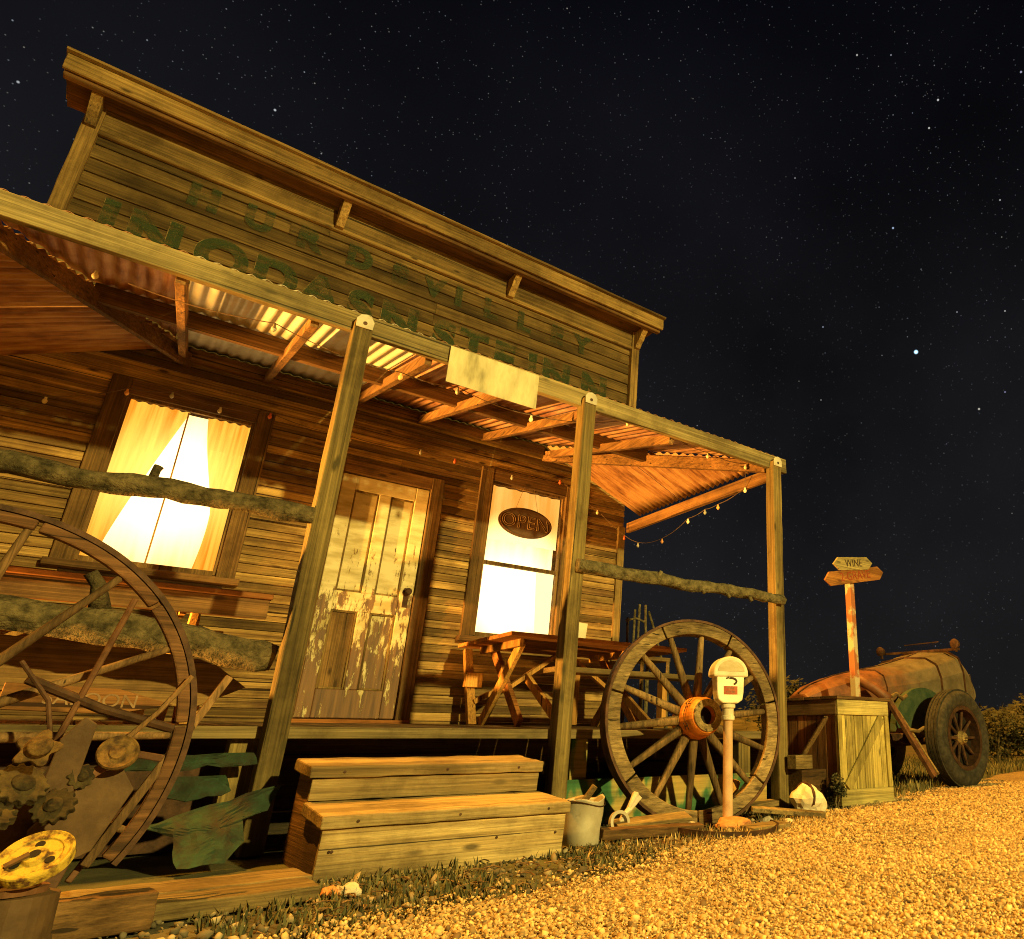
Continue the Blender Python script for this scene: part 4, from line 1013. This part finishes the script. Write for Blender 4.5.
# sleepers on the ground
for (x0, x1, y0, y1, z0, z1, lab, rz) in ((.04, .755, 2.94, 3.12, -.005, .043, 'long weathered plank on the ground left of the steps, front one', 3), (.10, .77, 3.13, 3.36, -.005, .047, 'long weathered plank on the ground left of the steps, rear one', 3), (-.03, .30, 2.80, 2.90, .0, .095, 'short dark beam lying before the long planks beside the yellow pulley', 8)):
    mb = MB(); mb.bb(x0, x1, y0, y1, z0, z1); c = Vector(((x0 + x1) / 2, (y0 + y1) / 2, 0))
    mb.v = [tuple(c + Matrix.Rotation(R(rz), 3, 'Z') @ (Vector(p) - c)) for p in mb.v]
    mb.build('plank', M_OLDX if z1 < .09 else M_DARKX, bevel=.006, worn=.012, label=lab, cat='plank', group='planks on the ground')
# patches of green light under the porch edge, put into shape as sheets
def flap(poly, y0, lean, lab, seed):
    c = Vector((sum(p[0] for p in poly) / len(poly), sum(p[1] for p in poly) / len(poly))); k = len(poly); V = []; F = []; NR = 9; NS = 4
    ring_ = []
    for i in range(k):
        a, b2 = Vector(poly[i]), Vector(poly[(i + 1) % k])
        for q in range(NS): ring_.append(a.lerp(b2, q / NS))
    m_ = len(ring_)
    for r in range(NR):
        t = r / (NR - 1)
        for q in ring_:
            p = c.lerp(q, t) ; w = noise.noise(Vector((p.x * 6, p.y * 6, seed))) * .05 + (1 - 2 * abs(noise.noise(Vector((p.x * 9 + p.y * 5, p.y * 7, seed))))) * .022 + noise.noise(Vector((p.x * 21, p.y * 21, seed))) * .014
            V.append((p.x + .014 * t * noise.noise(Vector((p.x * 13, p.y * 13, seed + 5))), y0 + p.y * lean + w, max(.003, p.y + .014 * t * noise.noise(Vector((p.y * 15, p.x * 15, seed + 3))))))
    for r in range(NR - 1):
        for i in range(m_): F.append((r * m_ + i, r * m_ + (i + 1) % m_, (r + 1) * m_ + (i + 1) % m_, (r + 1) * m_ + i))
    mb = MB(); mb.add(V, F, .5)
    mb.build('green_light_flap', M_GREENLIGHT, solid=.004, label=lab, cat='canvas', group='green light patches modelled as sheets beneath the deck')  # no real canvas: sheets standing for patches of green light
flap([(.30, .17), (.52, .24), (.78, .31), (.74, .21), (.64, .19), (.66, .10), (.60, .03), (.44, .03), (.41, .13)], 3.76, .75, 'largest green light patch modelled as a sheet below the deck, beside the left post', 3.3)
flap([(.32, .27), (.36, .345), (.57, .35), (.60, .285), (.48, .255)], 3.86, .6, 'square green light patch modelled as a sheet just above the largest', 9.1)
flap([(.20, .37), (.22, .43), (.68, .44), (.70, .39), (.45, .375)], 3.95, .5, 'long narrow green light patch modelled as a strip under the deck edge', 15.7)
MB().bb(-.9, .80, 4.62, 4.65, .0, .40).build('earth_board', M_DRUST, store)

# ------------------------------------------------------------------ bucket, meter and the junk round the wheel
bk = thing('tin_bucket', 'battered pale tin bucket beside the steps, rim crushed', 'bucket', (2.09, 3.55, 0))
mb = MB(); V = []; F = []; n = 28
for zi, (z, r) in enumerate(((0, .088), (.004, .092), (.07, .096), (.14, .100), (.205, .104), (.215, .108), (.206, .100), (.10, .094), (.02, .085))):
    for j in range(n):
        a = 6.283 * j / n; rr = r * (1 + .10 * noise.noise(Vector((math.cos(a) * 1.4, math.sin(a) * 1.4, z * 9)))) ; zz = z + (.022 * noise.noise(Vector((math.cos(a) * 1.5, math.sin(a) * 1.5, 4))) if z > .1 else 0)
        V.append((2.09 + rr * math.cos(a), 3.55 + rr * math.sin(a), zz))
for i in range(8):
    for j in range(n): F.append((i * n + j, i * n + (j + 1) % n, (i + 1) * n + (j + 1) % n, (i + 1) * n + j))
F.append(tuple(reversed(range(n)))); F.append(tuple(8 * n + j for j in range(n)))
mb.add(V, F, .5).build('body', M_TIN, bk, smooth=True)
MB().tube([(2.09 + .107 * math.cos(a), 3.55 + .107 * math.sin(a) * .9 - .01, .205 + .012 * math.sin(a * 2) - .02 * max(0, -math.sin(a))) for a in np.linspace(R(180), R(360), 18)], .003, 6).build('handle', M_DRUST, bk)
tag(MB().tube([(2.03, 3.60, .06), (2.10, 3.56, .20), (2.14, 3.53, .27)], .018, 8, .3).build('stick', M_OLDX), 'short brown stick poking out of the tin bucket', 'stick')

pmr = thing('parking_meter', 'old cream parking meter on a pinkish pole before the large wheel', 'parking meter', (3.12, 3.60, 0))
MB().lathe([(.055, 0), (.055, .012), (.034, .02), (.031, .03), (.0295, .68), (0, .68)], Matrix.Translation((3.12, 3.60, 0)), 24).build('pole', M_POLE, pmr, bevel=.001)
MB().lathe([(.036, .61), (.042, .615), (.042, .635), (.036, .642), (.036, .68), (.046, .686), (.046, .705), (.03, .713), (0, .714)], Matrix.Translation((3.12, 3.60, 0)), 24).build('collar', M_WHITE, pmr, bevel=.001)
hm = Matrix.Translation((3.12, 3.60, 0)) @ Matrix.Rotation(R(-22), 4, 'Z')
prof = [(-.05, .712), (.05, .712), (.082, .732), (.09, .78), (.094, .885), (-.094, .885), (-.09, .78), (-.082, .732)]
MB().prism(prof, -.05, .05, hm).build('head', M_WHITE, pmr, bevel=.01, seg=3)
arc = [(.118 * math.cos(a), .888 + .112 * math.sin(a)) for a in np.linspace(0, math.pi, 21)]
arc = [(-.118, .872)] + [(.118, .872)] + arc
dm = MB().prism(arc, -.062, .062, hm).build('dome', M_WHITE, pmr, bevel=.012, seg=3)
arc2 = [(.090 * math.cos(a), .905 + .07 * math.sin(a)) for a in np.linspace(0, math.pi, 17)]
MB().prism(arc2, -.0645, -.060, hm).build('glass', plain('clouded_glass', (.55, .42, .22), (.66, .54, .32), 8, .25), dm)
MB().prism([(-.045, .765), (.045, .765), (.045, .815), (-.045, .815)], -.053, -.049, hm).build('label', M_REDP, pmr)
for k, w in ((0, 'PARK'), (1, 'METER')):
    text('label_lettering', w, .02, hm @ frame((0, -.0545, .803 - .024 * k), (1, 0, 0), (0, 0, 1), (0, -1, 0)), M_LTEXT, pmr, .0005)
mb = MB(); mb.tube([hm @ Vector((.035 * math.cos(a) + .005, -.053, .845 + .02 * math.sin(a))) for a in np.linspace(R(-60), R(110), 12)], .006, 8); mb.tube([hm @ Vector((-.03, -.052, .862)), hm @ Vector((-.012, -.054, .868))], .005, 8)
mb.build('coin_slot', M_DTEXT, pmr)

def lump(c, r, sq, seed, mat, name, lab, cat, group=None, sub=2):
    import bmesh
    bm = bmesh.new(); bmesh.ops.create_icosphere(bm, subdivisions=3, radius=1)
    mb = MB()
    for vv in bm.verts:
        d = vv.co.normalized(); k = 1 + .30 * noise.noise(d * 1.3 + Vector((seed, 0, 0))) + .12 * noise.noise(d * 3.7 + Vector((0, seed, 0)))
        vv.co = Vector((d.x * sq[0], d.y * sq[1], max(d.z, -.55) * sq[2])) * r * k
    mb.add([v.co + Vector(c) for v in bm.verts], [tuple(v.index for v in f.verts) for f in bm.faces], .5); bm.free()
    return mb.build(name, mat, label=lab, cat=cat, group=group)
tag(lump((3.13, 3.56, .02), .12, (1, .8, .35), 4, M_BRICK, 'stone', 'orange flat stone at the foot of the parking meter', 'stone'))
rk = lump((4.12, 3.86, .075), .135, (1.05, .8, .85), 21, M_PALE, 'rock', 'pale boulder with a dark band before the crate', 'rock')
rk = None
tag(MB().tube([Vector((4.05 + .012, 3.86, .085)) + Vector((.02 * math.sin(a) , .105 * math.cos(a), .115 * math.sin(a))) for a in np.linspace(R(-10), R(190), 16)], [.006, .011, .013, .014, .014, .014, .014, .014, .014, .014, .014, .014, .013, .012, .009, .006], 7, .3).build('strap', M_DRUST), 'dark strap lying round the pale boulder', 'strap')
def debris(c, d, rz, rx, ry, mat, name, lab, cat, group):
    rot = Matrix.Rotation(R(rz), 3, 'Z') @ Matrix.Rotation(R(rx), 3, 'X') @ Matrix.Rotation(R(ry), 3, 'Y')
    MB().box(c, d, rot).build(name, mat, bevel=.005, label=lab, cat=cat, group=group)
G = 'scrap timber round the large wheel'
debris((3.66, 3.62, .055), (.50, .075, .03), -28, 6, 5, M_OLDY, 'plank', 'pale short plank sloping down toward the gravel right of the meter', 'plank', G)
debris((3.42, 3.93, .12), (.07, .05, .26), 0, 12, 12, M_TABZ, 'plank', 'upright orange offcut leaning behind the wheel bottom', 'plank', G)
debris((3.58, 3.82, .085), (.34, .09, .035), 6, 4, -3, M_OLDX, 'plank', 'greenish plank lying beneath the wheel right side', 'plank', G)
debris((3.18, 3.33, .022), (.36, .11, .03), 10, 4, 0, M_OLDX, 'plank', 'broad pale board flat on the gravel edge before the meter', 'plank', G)
debris((2.50, 3.50, .035), (.62, .06, .05), -6, 8, 1, M_DARKX, 'plank', 'dark long batten on the soil right of the bucket', 'plank', G)
debris((2.58, 3.62, .075), (.48, .09, .022), -4, 18, -2, M_OLDX, 'plank', 'grey thin board behind the dark batten', 'plank', G)
debris((3.84, 3.92, .03), (.30, .10, .03), 35, 0, 3, M_OLDX, 'plank', 'grey offcut against the right post foot', 'plank', G)
debris((4.29, 4.10, .335), (.20, .09, .10), 4, 0, 0, M_OLDX, 'block', 'square timber block sitting by the right post before the crate', 'block', None)
debris((4.40, 4.14, .14), (.30, .16, .28), 4, 0, 0, M_DARKX, 'box', 'dark low box under the timber block by the right post', 'box', None)
hoop = MB().ring(.34, .352, -.015, .015, frame((2.98, 3.52, .035), (1, 0, 0), (0, 1, .06), (0, -.06, 1)), 60, wob=.05, a0=R(190), a1=R(345))
hoop.build('iron_hoop', M_DRUST, label='curved rusty iron hoop lying on the dry grass', cat='hoop')
tag(MB().tube([(2.38, 3.64, .05), (2.40, 3.65, .10), (2.46, 3.68, .13), (2.52, 3.70, .20)], [.022, .014, .016, .03], 9, .6).build('bone', M_STONE), 'pale bleached bone propped left of the large wheel', 'bone')
tag(MB().ring(.045, .062, -.012, .012, frame((2.36, 3.62, .075), (1, 0, 0), (0, .2, .97), (0, -.97, .2)), 30).build('iron_ring', M_TIN), 'small grey iron ring standing by the bleached bone', 'ring')
for i, (x, y, s, lab) in enumerate(((2.85, 3.60, .05, 'grey'), (3.36, 3.50, .05, 'brown'), (3.52, 3.48, .035, 'small tan'), (2.74, 3.62, .035, 'small grey'), (.86, 2.98, .035, 'round pale'), (.80, 3.0, .028, 'orange'))):
    lump((x, y, s * .3), s, (1, .9, .7), 30 + i * 7, M_STONE if i != 5 else M_BRICK, 'stone', ('%s stone beside %s' % (lab, ('the wheel foot under the hub', 'the meter foot on its right', 'the pale short plank end', 'the thin grey board end', 'the long planks near corner left of the steps', 'the long planks front corner, warmer coloured')[i])), 'stone', 'loose stones')

rt_ = random.Random(3); mb = MB()
for _ in range(260):
    x = rt_.uniform(.5, 4.6); y = road_edge(x) + rt_.uniform(.0, .75)
    if y > 3.36 and .78 < x < 1.93: continue
    a = rt_.uniform(0, 6.28); l = rt_.uniform(.02, .10); z = gz(x, y) + .004
    mb.tube([(x, y, z), (x + math.cos(a) * l * .5, y + math.sin(a) * l * .5, z + .006), (x + math.cos(a + .3) * l, y + math.sin(a + .3) * l, z + .002)], [.003, .0028, .0015], 5)
mb.build('twigs', M_OLDSP, normals=False, kind='stuff', label='twigs and wood chips littering the soil strip', cat='twigs')
# ------------------------------------------------------------------ crate
cr = thing('timber_crate', 'tall yellow timber crate with diagonal braces and dark lid', 'crate', (5.06, 4.42, 0))
x0, x1, y0, y1, H = 4.725, 5.40, 4.07, 4.78, .81
def face(axis, pm, px_, name):
    k = 6
    pan = MB(); L = (x1 - x0) if axis == 'x' else (y1 - y0)
    for i in range(k):
        a = L * i / k + .003; b2 = L * (i + 1) / k - .003
        if axis == 'x': pan.bb(x0 + a, x0 + b2, y0 + .02, y0 + .04, .02, H - .02)
        else: pan.bb(x0 + .02, x0 + .04, y0 + .04 + a * .94, y0 + .04 + b2 * .94, .02, H - .02)
    p = pan.build(name, pm, cr, bevel=.003)
    if axis == 'x':
        MB().bb(x0, x1, y0 - .002, y0 + .019, H - .12, H).build('rail', px_, p, bevel=.004); MB().bb(x0, x1, y0 - .002, y0 + .019, .0, .12).build('rail', px_, p, bevel=.004)
        MB().bb(x1 - .05, x1, y0, y0 + .018, .121, H - .121).build('stile', pm, p, bevel=.004); MB().bb(x0, x0 + .05, y0, y0 + .018, .121, H - .121).build('stile', pm, p, bevel=.004)
        MB().bar((x0 + .09, y0 + .008, .135), (x1 - .09, y0 + .008, H - .135), .017, .085, (0, 0, 1)).build('brace', pm, p, bevel=.003)
    else:
        MB().bb(x0 - .002, x0 + .019, y0 + .021, y1, H - .12, H).build('rail', px_, p, bevel=.004); MB().bb(x0 - .002, x0 + .019, y0 + .021, y1, 0, .12).build('rail', px_, p, bevel=.004)
        MB().bar((x0 + .008, y0 + .12, H - .135), (x0 + .008, y1 - .09, .135), .017, .08, (1, 0, 0)).build('brace', px_, p, bevel=.003)
face('x', M_CRATEZ, M_CRATEX, 'front_panel'); face('y', wood('z', (.46, .25, .11), (.30, .15, .065), .3), M_CRATEY, 'side_panel')  # side planks browner than the front: shaded side put into the wood colour
MB().bb(x0 + .05, x1, y0 + .05, y1, .02, H - .02).build('body', M_DARKZ, cr)
mb = MB()
for i in range(4): mb.bb(x0 - .02, x1 + .02, y0 - .02 + .19 * i, y0 - .02 + .19 * (i + 1) - .005, H + .002, H + .028)
mb.build('lid', M_DARKX, cr, bevel=.004)
def scrub(name, lab, cat, C, rad, nleaf, size, mats, group=None, trunk=None, seed=0, clumps=14):
    r0 = random.Random(seed); t = thing(name, lab, cat, (C[0], C[1], C[2] - rad[2] if trunk is None else 0), group)
    mb = MB(); cl = []
    for _ in range(clumps):
        d = Vector((r0.gauss(0, 1), r0.gauss(0, 1), r0.gauss(0, 1))).normalized() * r0.random() ** .4
        cl.append((Vector((d.x * rad[0], d.y * rad[1], d.z * rad[2])) * .75 + Vector(C), r0.uniform(.25, .48), r0.random()))
    for _ in range(nleaf):
        c, s, tn = r0.choice(cl); d = Vector((r0.gauss(0, 1), r0.gauss(0, 1), r0.gauss(0, 1))).normalized() * r0.random() ** .5
        p = c + Vector((d.x * rad[0], d.y * rad[1], d.z * rad[2])) * s
        if p.z < .01: continue
        a = Vector((r0.gauss(0, 1), r0.gauss(0, 1), r0.gauss(0, 1))).normalized(); b2 = a.orthogonal().normalized(); q = size * r0.uniform(.6, 1.4)
        mb.add([p - a * q, p + b2 * q * .42, p + a * q, p - b2 * q * .42], [(0, 1, 2, 3)], min(1, max(0, tn * .6 + r0.random() * .4)))
    mb.build('foliage', mats, t, normals=False)
    st = MB()
    for _ in range(6):
        b2 = r0.choice(cl)[0]; g0 = Vector((C[0] + r0.uniform(-.15, .15) * rad[0], C[1] + r0.uniform(-.15, .15) * rad[1], 0))
        st.tube([g0, g0.lerp(b2, .5) + Vector((0, 0, .08 * rad[2])), b2], [.03 * rad[2], .022 * rad[2], .008 * rad[2]], 6, .3)
    st.build('stem', M_BARK, t)
    return t
M_BUSH = leafmat('saltbush_leaf', (.018, .02, .008), (.045, .046, .018), (.12, .11, .05))
scrub('shrub', 'small round dry shrub growing at the crate corner', 'shrub', (4.56, 3.98, .15), (.12, .12, .15), 1500, .014, M_BUSH, None, None, 5, 10)

# ------------------------------------------------------------------ signpost
sp = thing('signpost', 'pale square signpost with two wooden arrow boards behind the crate', 'signpost', (6.11, 5.0, 0))
MB().bb(6.07, 6.145, 4.965, 5.04, 0, 2.26).build('post', plain('orange_lit_cream_paint', (.42, .15, .06), (.60, .50, .32), 4, .7, 0, .2, lo=.44, hi=.50), sp, bevel=.006)  # orange patches put the orange light on one face into the paint
def sboard(x0, x1, zc, h, roll, mat, txt, tm, size, y, ybend):
    xc = (x0 + x1) / 2; w = x1 - x0; tip = .09
    poly = [(-w / 2 + tip, -h / 2), (w / 2 - tip, -h / 2), (w / 2, 0), (w / 2 - tip, h / 2), (-w / 2 + tip, h / 2), (-w / 2, 0)]
    rot = Matrix.Translation((xc, y, zc)) @ Matrix.Rotation(ybend, 4, 'Z') @ Matrix.Rotation(roll, 4, 'Y')
    o = MB().prism(poly, -.011, .011, rot).build('arrow_board', mat, sp, bevel=.003)
    text('lettering', txt, size, rot @ frame((0, -.0125, 0), (1, 0, 0), (0, 0, 1), (0, -1, 0)), tm, o)
M_RTXT = plain('red_lettering', (.30, .05, .02), (.42, .09, .03), 20, .8)
sboard(5.60, 6.64, 2.185, .15, R(-12.4), M_SIGNO, '2-GRAVE', M_RTXT, .135, 4.93, 0)
sboard(5.74, 6.42, 2.315, .14, R(-9), M_SIGNY, 'WINE', M_DTEXT, .115, 4.915, 0)

# ------------------------------------------------------------------ the old car
car = thing('vintage_car', 'rusted vintage car with bare spoked front wheel, parked past the crate', 'car', (7.6, 5.75, 0))
YC = 5.78
stn = [(6.05, .16, .62, .98), (6.25, .24, .58, 1.08), (6.65, .34, .56, 1.20), (7.1, .42, .55, 1.29), (7.6, .49, .55, 1.38), (8.1, .545, .55, 1.50), (8.42, .57, .55, 1.60), (8.56, .58, .60, 1.62), (8.72, .57, .85, 1.45), (8.86, .55, 1.0, 1.14)]
V = []; F = []
def section(x, hw, zb, zt, g=0.):
    hw += g; zt += g; d = zt - zb
    half = [(hw * .93, zb), (hw, zb + d * .22), (hw * .99, zb + d * .70), (hw * .90, zb + d * .87), (hw * .62, zb + d * .965)]
    pts = [Vector((x, YC - y, z)) for y, z in half] + [Vector((x, YC, zt))] + [Vector((x, YC + y, z)) for y, z in reversed(half)]
    return pts
NP = 11
for (x, hw, zb, zt) in stn: V += section(x, hw, zb, zt)
for i in range(len(stn) - 1):
    for j in range(NP - 1): F.append((i * NP + j, i * NP + j + 1, (i + 1) * NP + j + 1, (i + 1) * NP + j))
F.append(tuple(range(NP))); F.append(tuple(reversed([(len(stn) - 1) * NP + j for j in range(NP)])))
MB().add(V, F, .5).build('body', M_CAR, car, bevel=.018)
def rib(x, hw, zb, zt, g, w, name, mat):
    P = section(x, hw, zb, zt, g)
    mb = MB()
    for k in range(NP - 1): mb.bar(P[k], P[k + 1], w, .006, (1, 0, 0))
    mb.build(name, mat, car)
rib(8.08, .545, .56, 1.495, .006, .035, 'cowl_band', M_DRUST); rib(7.12, .423, .56, 1.293, .005, .02, 'bonnet_band', M_DRUST); rib(8.55, .58, .6, 1.62, .006, .03, 'scuttle_band', M_DRUST)
mb = MB(); 
for a_, b_2 in zip(stn[:7], stn[1:8]): mb.bar((a_[0], YC, a_[3] + .004), (b_2[0], YC, b_2[3] + .004), .02, .012)
mb.build('bonnet_hinge', M_DRUST, car)
mb = MB()
for k in range(16):
    x = 7.2 + k * .055; mb.box((x, YC - .435 - .045 * (x - 7.1) / .5 - .004, .70), (.014, .02, .014))
mb.build('rivet', M_DRUST, car)
mb = MB()
for x in (8.52, 8.64, 8.76): mb.box((x, YC - .545, 1.17), (.022, .03, .26), Matrix.Rotation(R(-10), 3, 'Y'))
mb.build('louvre', M_DTEXT, car, bevel=.004)
mb = MB(); mb.bar((8.48, YC - .60, 1.60), (8.48, YC + .60, 1.63), .03, .03); mb.bar((8.48, YC - .30, 1.72), (8.48, YC + .25, 1.72), .012, .012)
for s in (-.29, .24): mb.bar((8.48, YC + s, 1.60), (8.48, YC + s, 1.72), .012, .012)
sc_o = mb.build('windscreen', M_DRUST, car)
MB().bb(8.478, 8.482, YC - .28, YC + .23, 1.63, 1.715).build('glass', M_GLASS, sc_o)
for s in (-1, 1):
    lm = frame((8.40, YC + s * .60, 1.66), (0, 1, 0), (0, 0, 1), (-1, 0, 0))
    hl = MB().lathe([(.015, -.07), (.038, -.055), (.056, -.015), (.06, .015), (.064, .024), (.06, .029)], lm, 24).build('headlight', M_DRUST, car, smooth=True)
    MB().lathe([(.058, .024), (.04, .034), (0, .038)], lm, 24).build('lens', M_GLASS, hl, smooth=True); MB().bb(8.40, 8.43, YC + s * .6 - .012, YC + s * .6 + .012, 1.56, 1.64).build('stalk', M_DRUST, hl)
# chassis, axle, arms
MB().bb(6.3, 8.6, YC - .42, YC - .34, .46, .56).build('chassis_rail', M_DRUST, car); MB().bb(6.3, 8.6, YC + .34, YC + .42, .46, .56).build('chassis_rail', M_DRUST, car)
MB().tube([(7.5, YC - .95, .5), (7.5, YC, .44), (7.5, YC + .95, .5)], .04, 10).build('axle', M_DRUST, car); MB().tube([(8.55, YC - .30, .5), (8.55, YC + .85, .5)], .045, 10).build('axle', M_DRUST, car)
MB().bar((6.78, YC - .62, 1.0), (7.10, YC - .98, .12), .05, .07, (1, 0, 0)).build('strut', M_RUST, car, bevel=.006)
MB().bar((6.90, YC - .60, .96), (7.2, YC - .97, .14), .02, .03, (1, 0, 0)).build('strut', M_OLDX, car, bevel=.004)
MB().tube([(6.55, YC - .40, 1.15), (6.70, YC - .55, 1.05), (6.80, YC - .62, .95), (6.78, YC - .55, .72)], [.06, .055, .075, .05], 10, .4).build('horn_bracket', M_CAR, car, smooth=True)
MB().tube([(6.82, YC - .62, .93), (6.98, YC - .66, .98), (7.08, YC - .66, .93), (7.16, YC - .66, .97)], .022, 8).build('pipe', M_OLDX, car)
MB().tube([(6.95, YC - .80, .60), (7.10, YC - .82, .58), (7.22, YC - .82, .62)], .02, 8).build('pipe', M_OLDX, car)
# wheel arch panel
arch = [(7.05 + .0, .62)] + [(7.62 + .60 * math.cos(a), .58 + .50 * math.sin(a)) for a in np.linspace(R(180), R(0), 18)] + [(8.22, .56)]
MB().prism(arch, YC - .575, YC - .50).build('inner_panel', M_CARG, car)
def carwheel(x, y, rad, w, out):
    Wm = frame((x, y, rad - .015), (1, 0, 0), (0, 0, 1), (0, -out, 0))
    prof = []
    for k in range(13):
        a = math.pi * k / 12; prof.append((rad - .10 + .10 * math.sin(a) ** .7, -w / 2 * math.cos(a)))
    prof = [(rad - .20, -w / 2 + .03)] + prof + [(rad - .20, w / 2 - .03)]
    wh = thing('wheel', None, None, (x, y, 0)); wh.parent = car; wh.location = Vector((x, y, 0)) - car.location
    mb = MB(); mb.lathe(prof + [prof[0]], Wm, 48, cap=False)
    ty = mb.build('tyre', M_TYRE, wh, smooth=True)
    mb = MB()
    for h in (-.06, -.02, .02, .06): mb.ring(rad - .012, rad + .004, h - .014, h + .014, Wm, 48)
    mb.build('tread', M_TYRE, wh)
    MB().ring(rad - .225, rad - .18, -w / 2 + .04, w / 2 - .02, Wm, 48).build('rim', M_DRUST, wh)
    MB().lathe([(rad - .2, -.02), (rad - .2, -.018), (0, -.017)], Wm, 40).build('brake_drum', M_BLACK, wh)
    mb = MB()
    for k in range(10):
        a = 6.283 * k / 10; d = Wm.to_3x3() @ Vector((math.cos(a), math.sin(a), 0)); c = Wm.translation + Wm.to_3x3() @ Vector((0, 0, .03))
        mb.tube([c + d * .04, c + d * (rad - .19)], [.022, .014], 8)
    mb.build('spokes', M_DRUST, wh)
    MB().lathe([(.075, .0), (.075, .05), (.06, .08), (.055, .10), (.03, .115), (0, .118)], Wm, 24).build('hub_cap', M_OLDX, wh, bevel=.002)
carwheel(7.72, 4.86, .53, .25, 1); carwheel(7.50, 6.70, .52, .25, -1); carwheel(8.55, 6.62, .50, .22, -1)

# ------------------------------------------------------------------ scrub and hills beyond
SB = 'saltbush beyond the car'
for i, (x, y, z, rx, ry, rz, nl, s, lab) in enumerate((
    (12.2, 12.0, 1.0, 1.0, .9, .95, 2600, .06, 'rounded bush showing above the crate beside the right post'),
    (14.0, 7.9, .62, .85, .8, .60, 2600, .05, 'low pale bush directly right of the front tyre'),
    (17.2, 8.6, .95, .9, .9, .95, 3000, .055, 'upright leafy bush at the picture edge behind the tyre'),
    (19.5, 9.4, 1.0, 1.3, 1.2, 1.0, 3000, .06, 'taller bush behind the upright leafy one'),
    (24, 12.6, 1.0, 2.4, 2.0, 1.0, 3000, .10, 'wide dark bush on the skyline right of the car'),
    (21, 11.6, .8, 1.6, 1.3, .8, 2200, .08, 'spreading bush between the car body and skyline'),
    (11.5, 10.4, .8, 1.1, 1.0, .8, 2200, .06, 'bush behind the nose of the car'))):
    scrub('bush', lab, 'bush', (x, y, z), (rx, ry, rz), nl, s, M_BUSH, SB, None, 40 + i, 16)
def ridge(name, x0, y0, x1, y1, h, seed, mat):
    d = Vector((x1 - x0, y1 - y0, 0)); nrm = Vector((-d.y, d.x, 0)).normalized()
    def fn(u, v):
        p = Vector((x0, y0, 0)) + d * u + nrm * (v - .5) * 90
        hh = h * (math.sin(math.pi * v) ** 1.2) * (math.sin(math.pi * u) ** .5 if 0 < u < 1 else 0) * (.75 + .5 * noise.noise(Vector((u * 5, v * 2, seed))))
        return (p.x, p.y, hh - .3)
    MB().grid(fn, 60, 14).build(name, mat, kind='structure', smooth=True)
M_HILL = plain('hill_scrub', (.045, .04, .016), (.12, .10, .04), .25, .95)
ridge('hills', 60, 140, 330, 60, 9, 2, M_HILL)
ridge('hills', -200, 260, 150, 210, 8, 5, M_HILL)
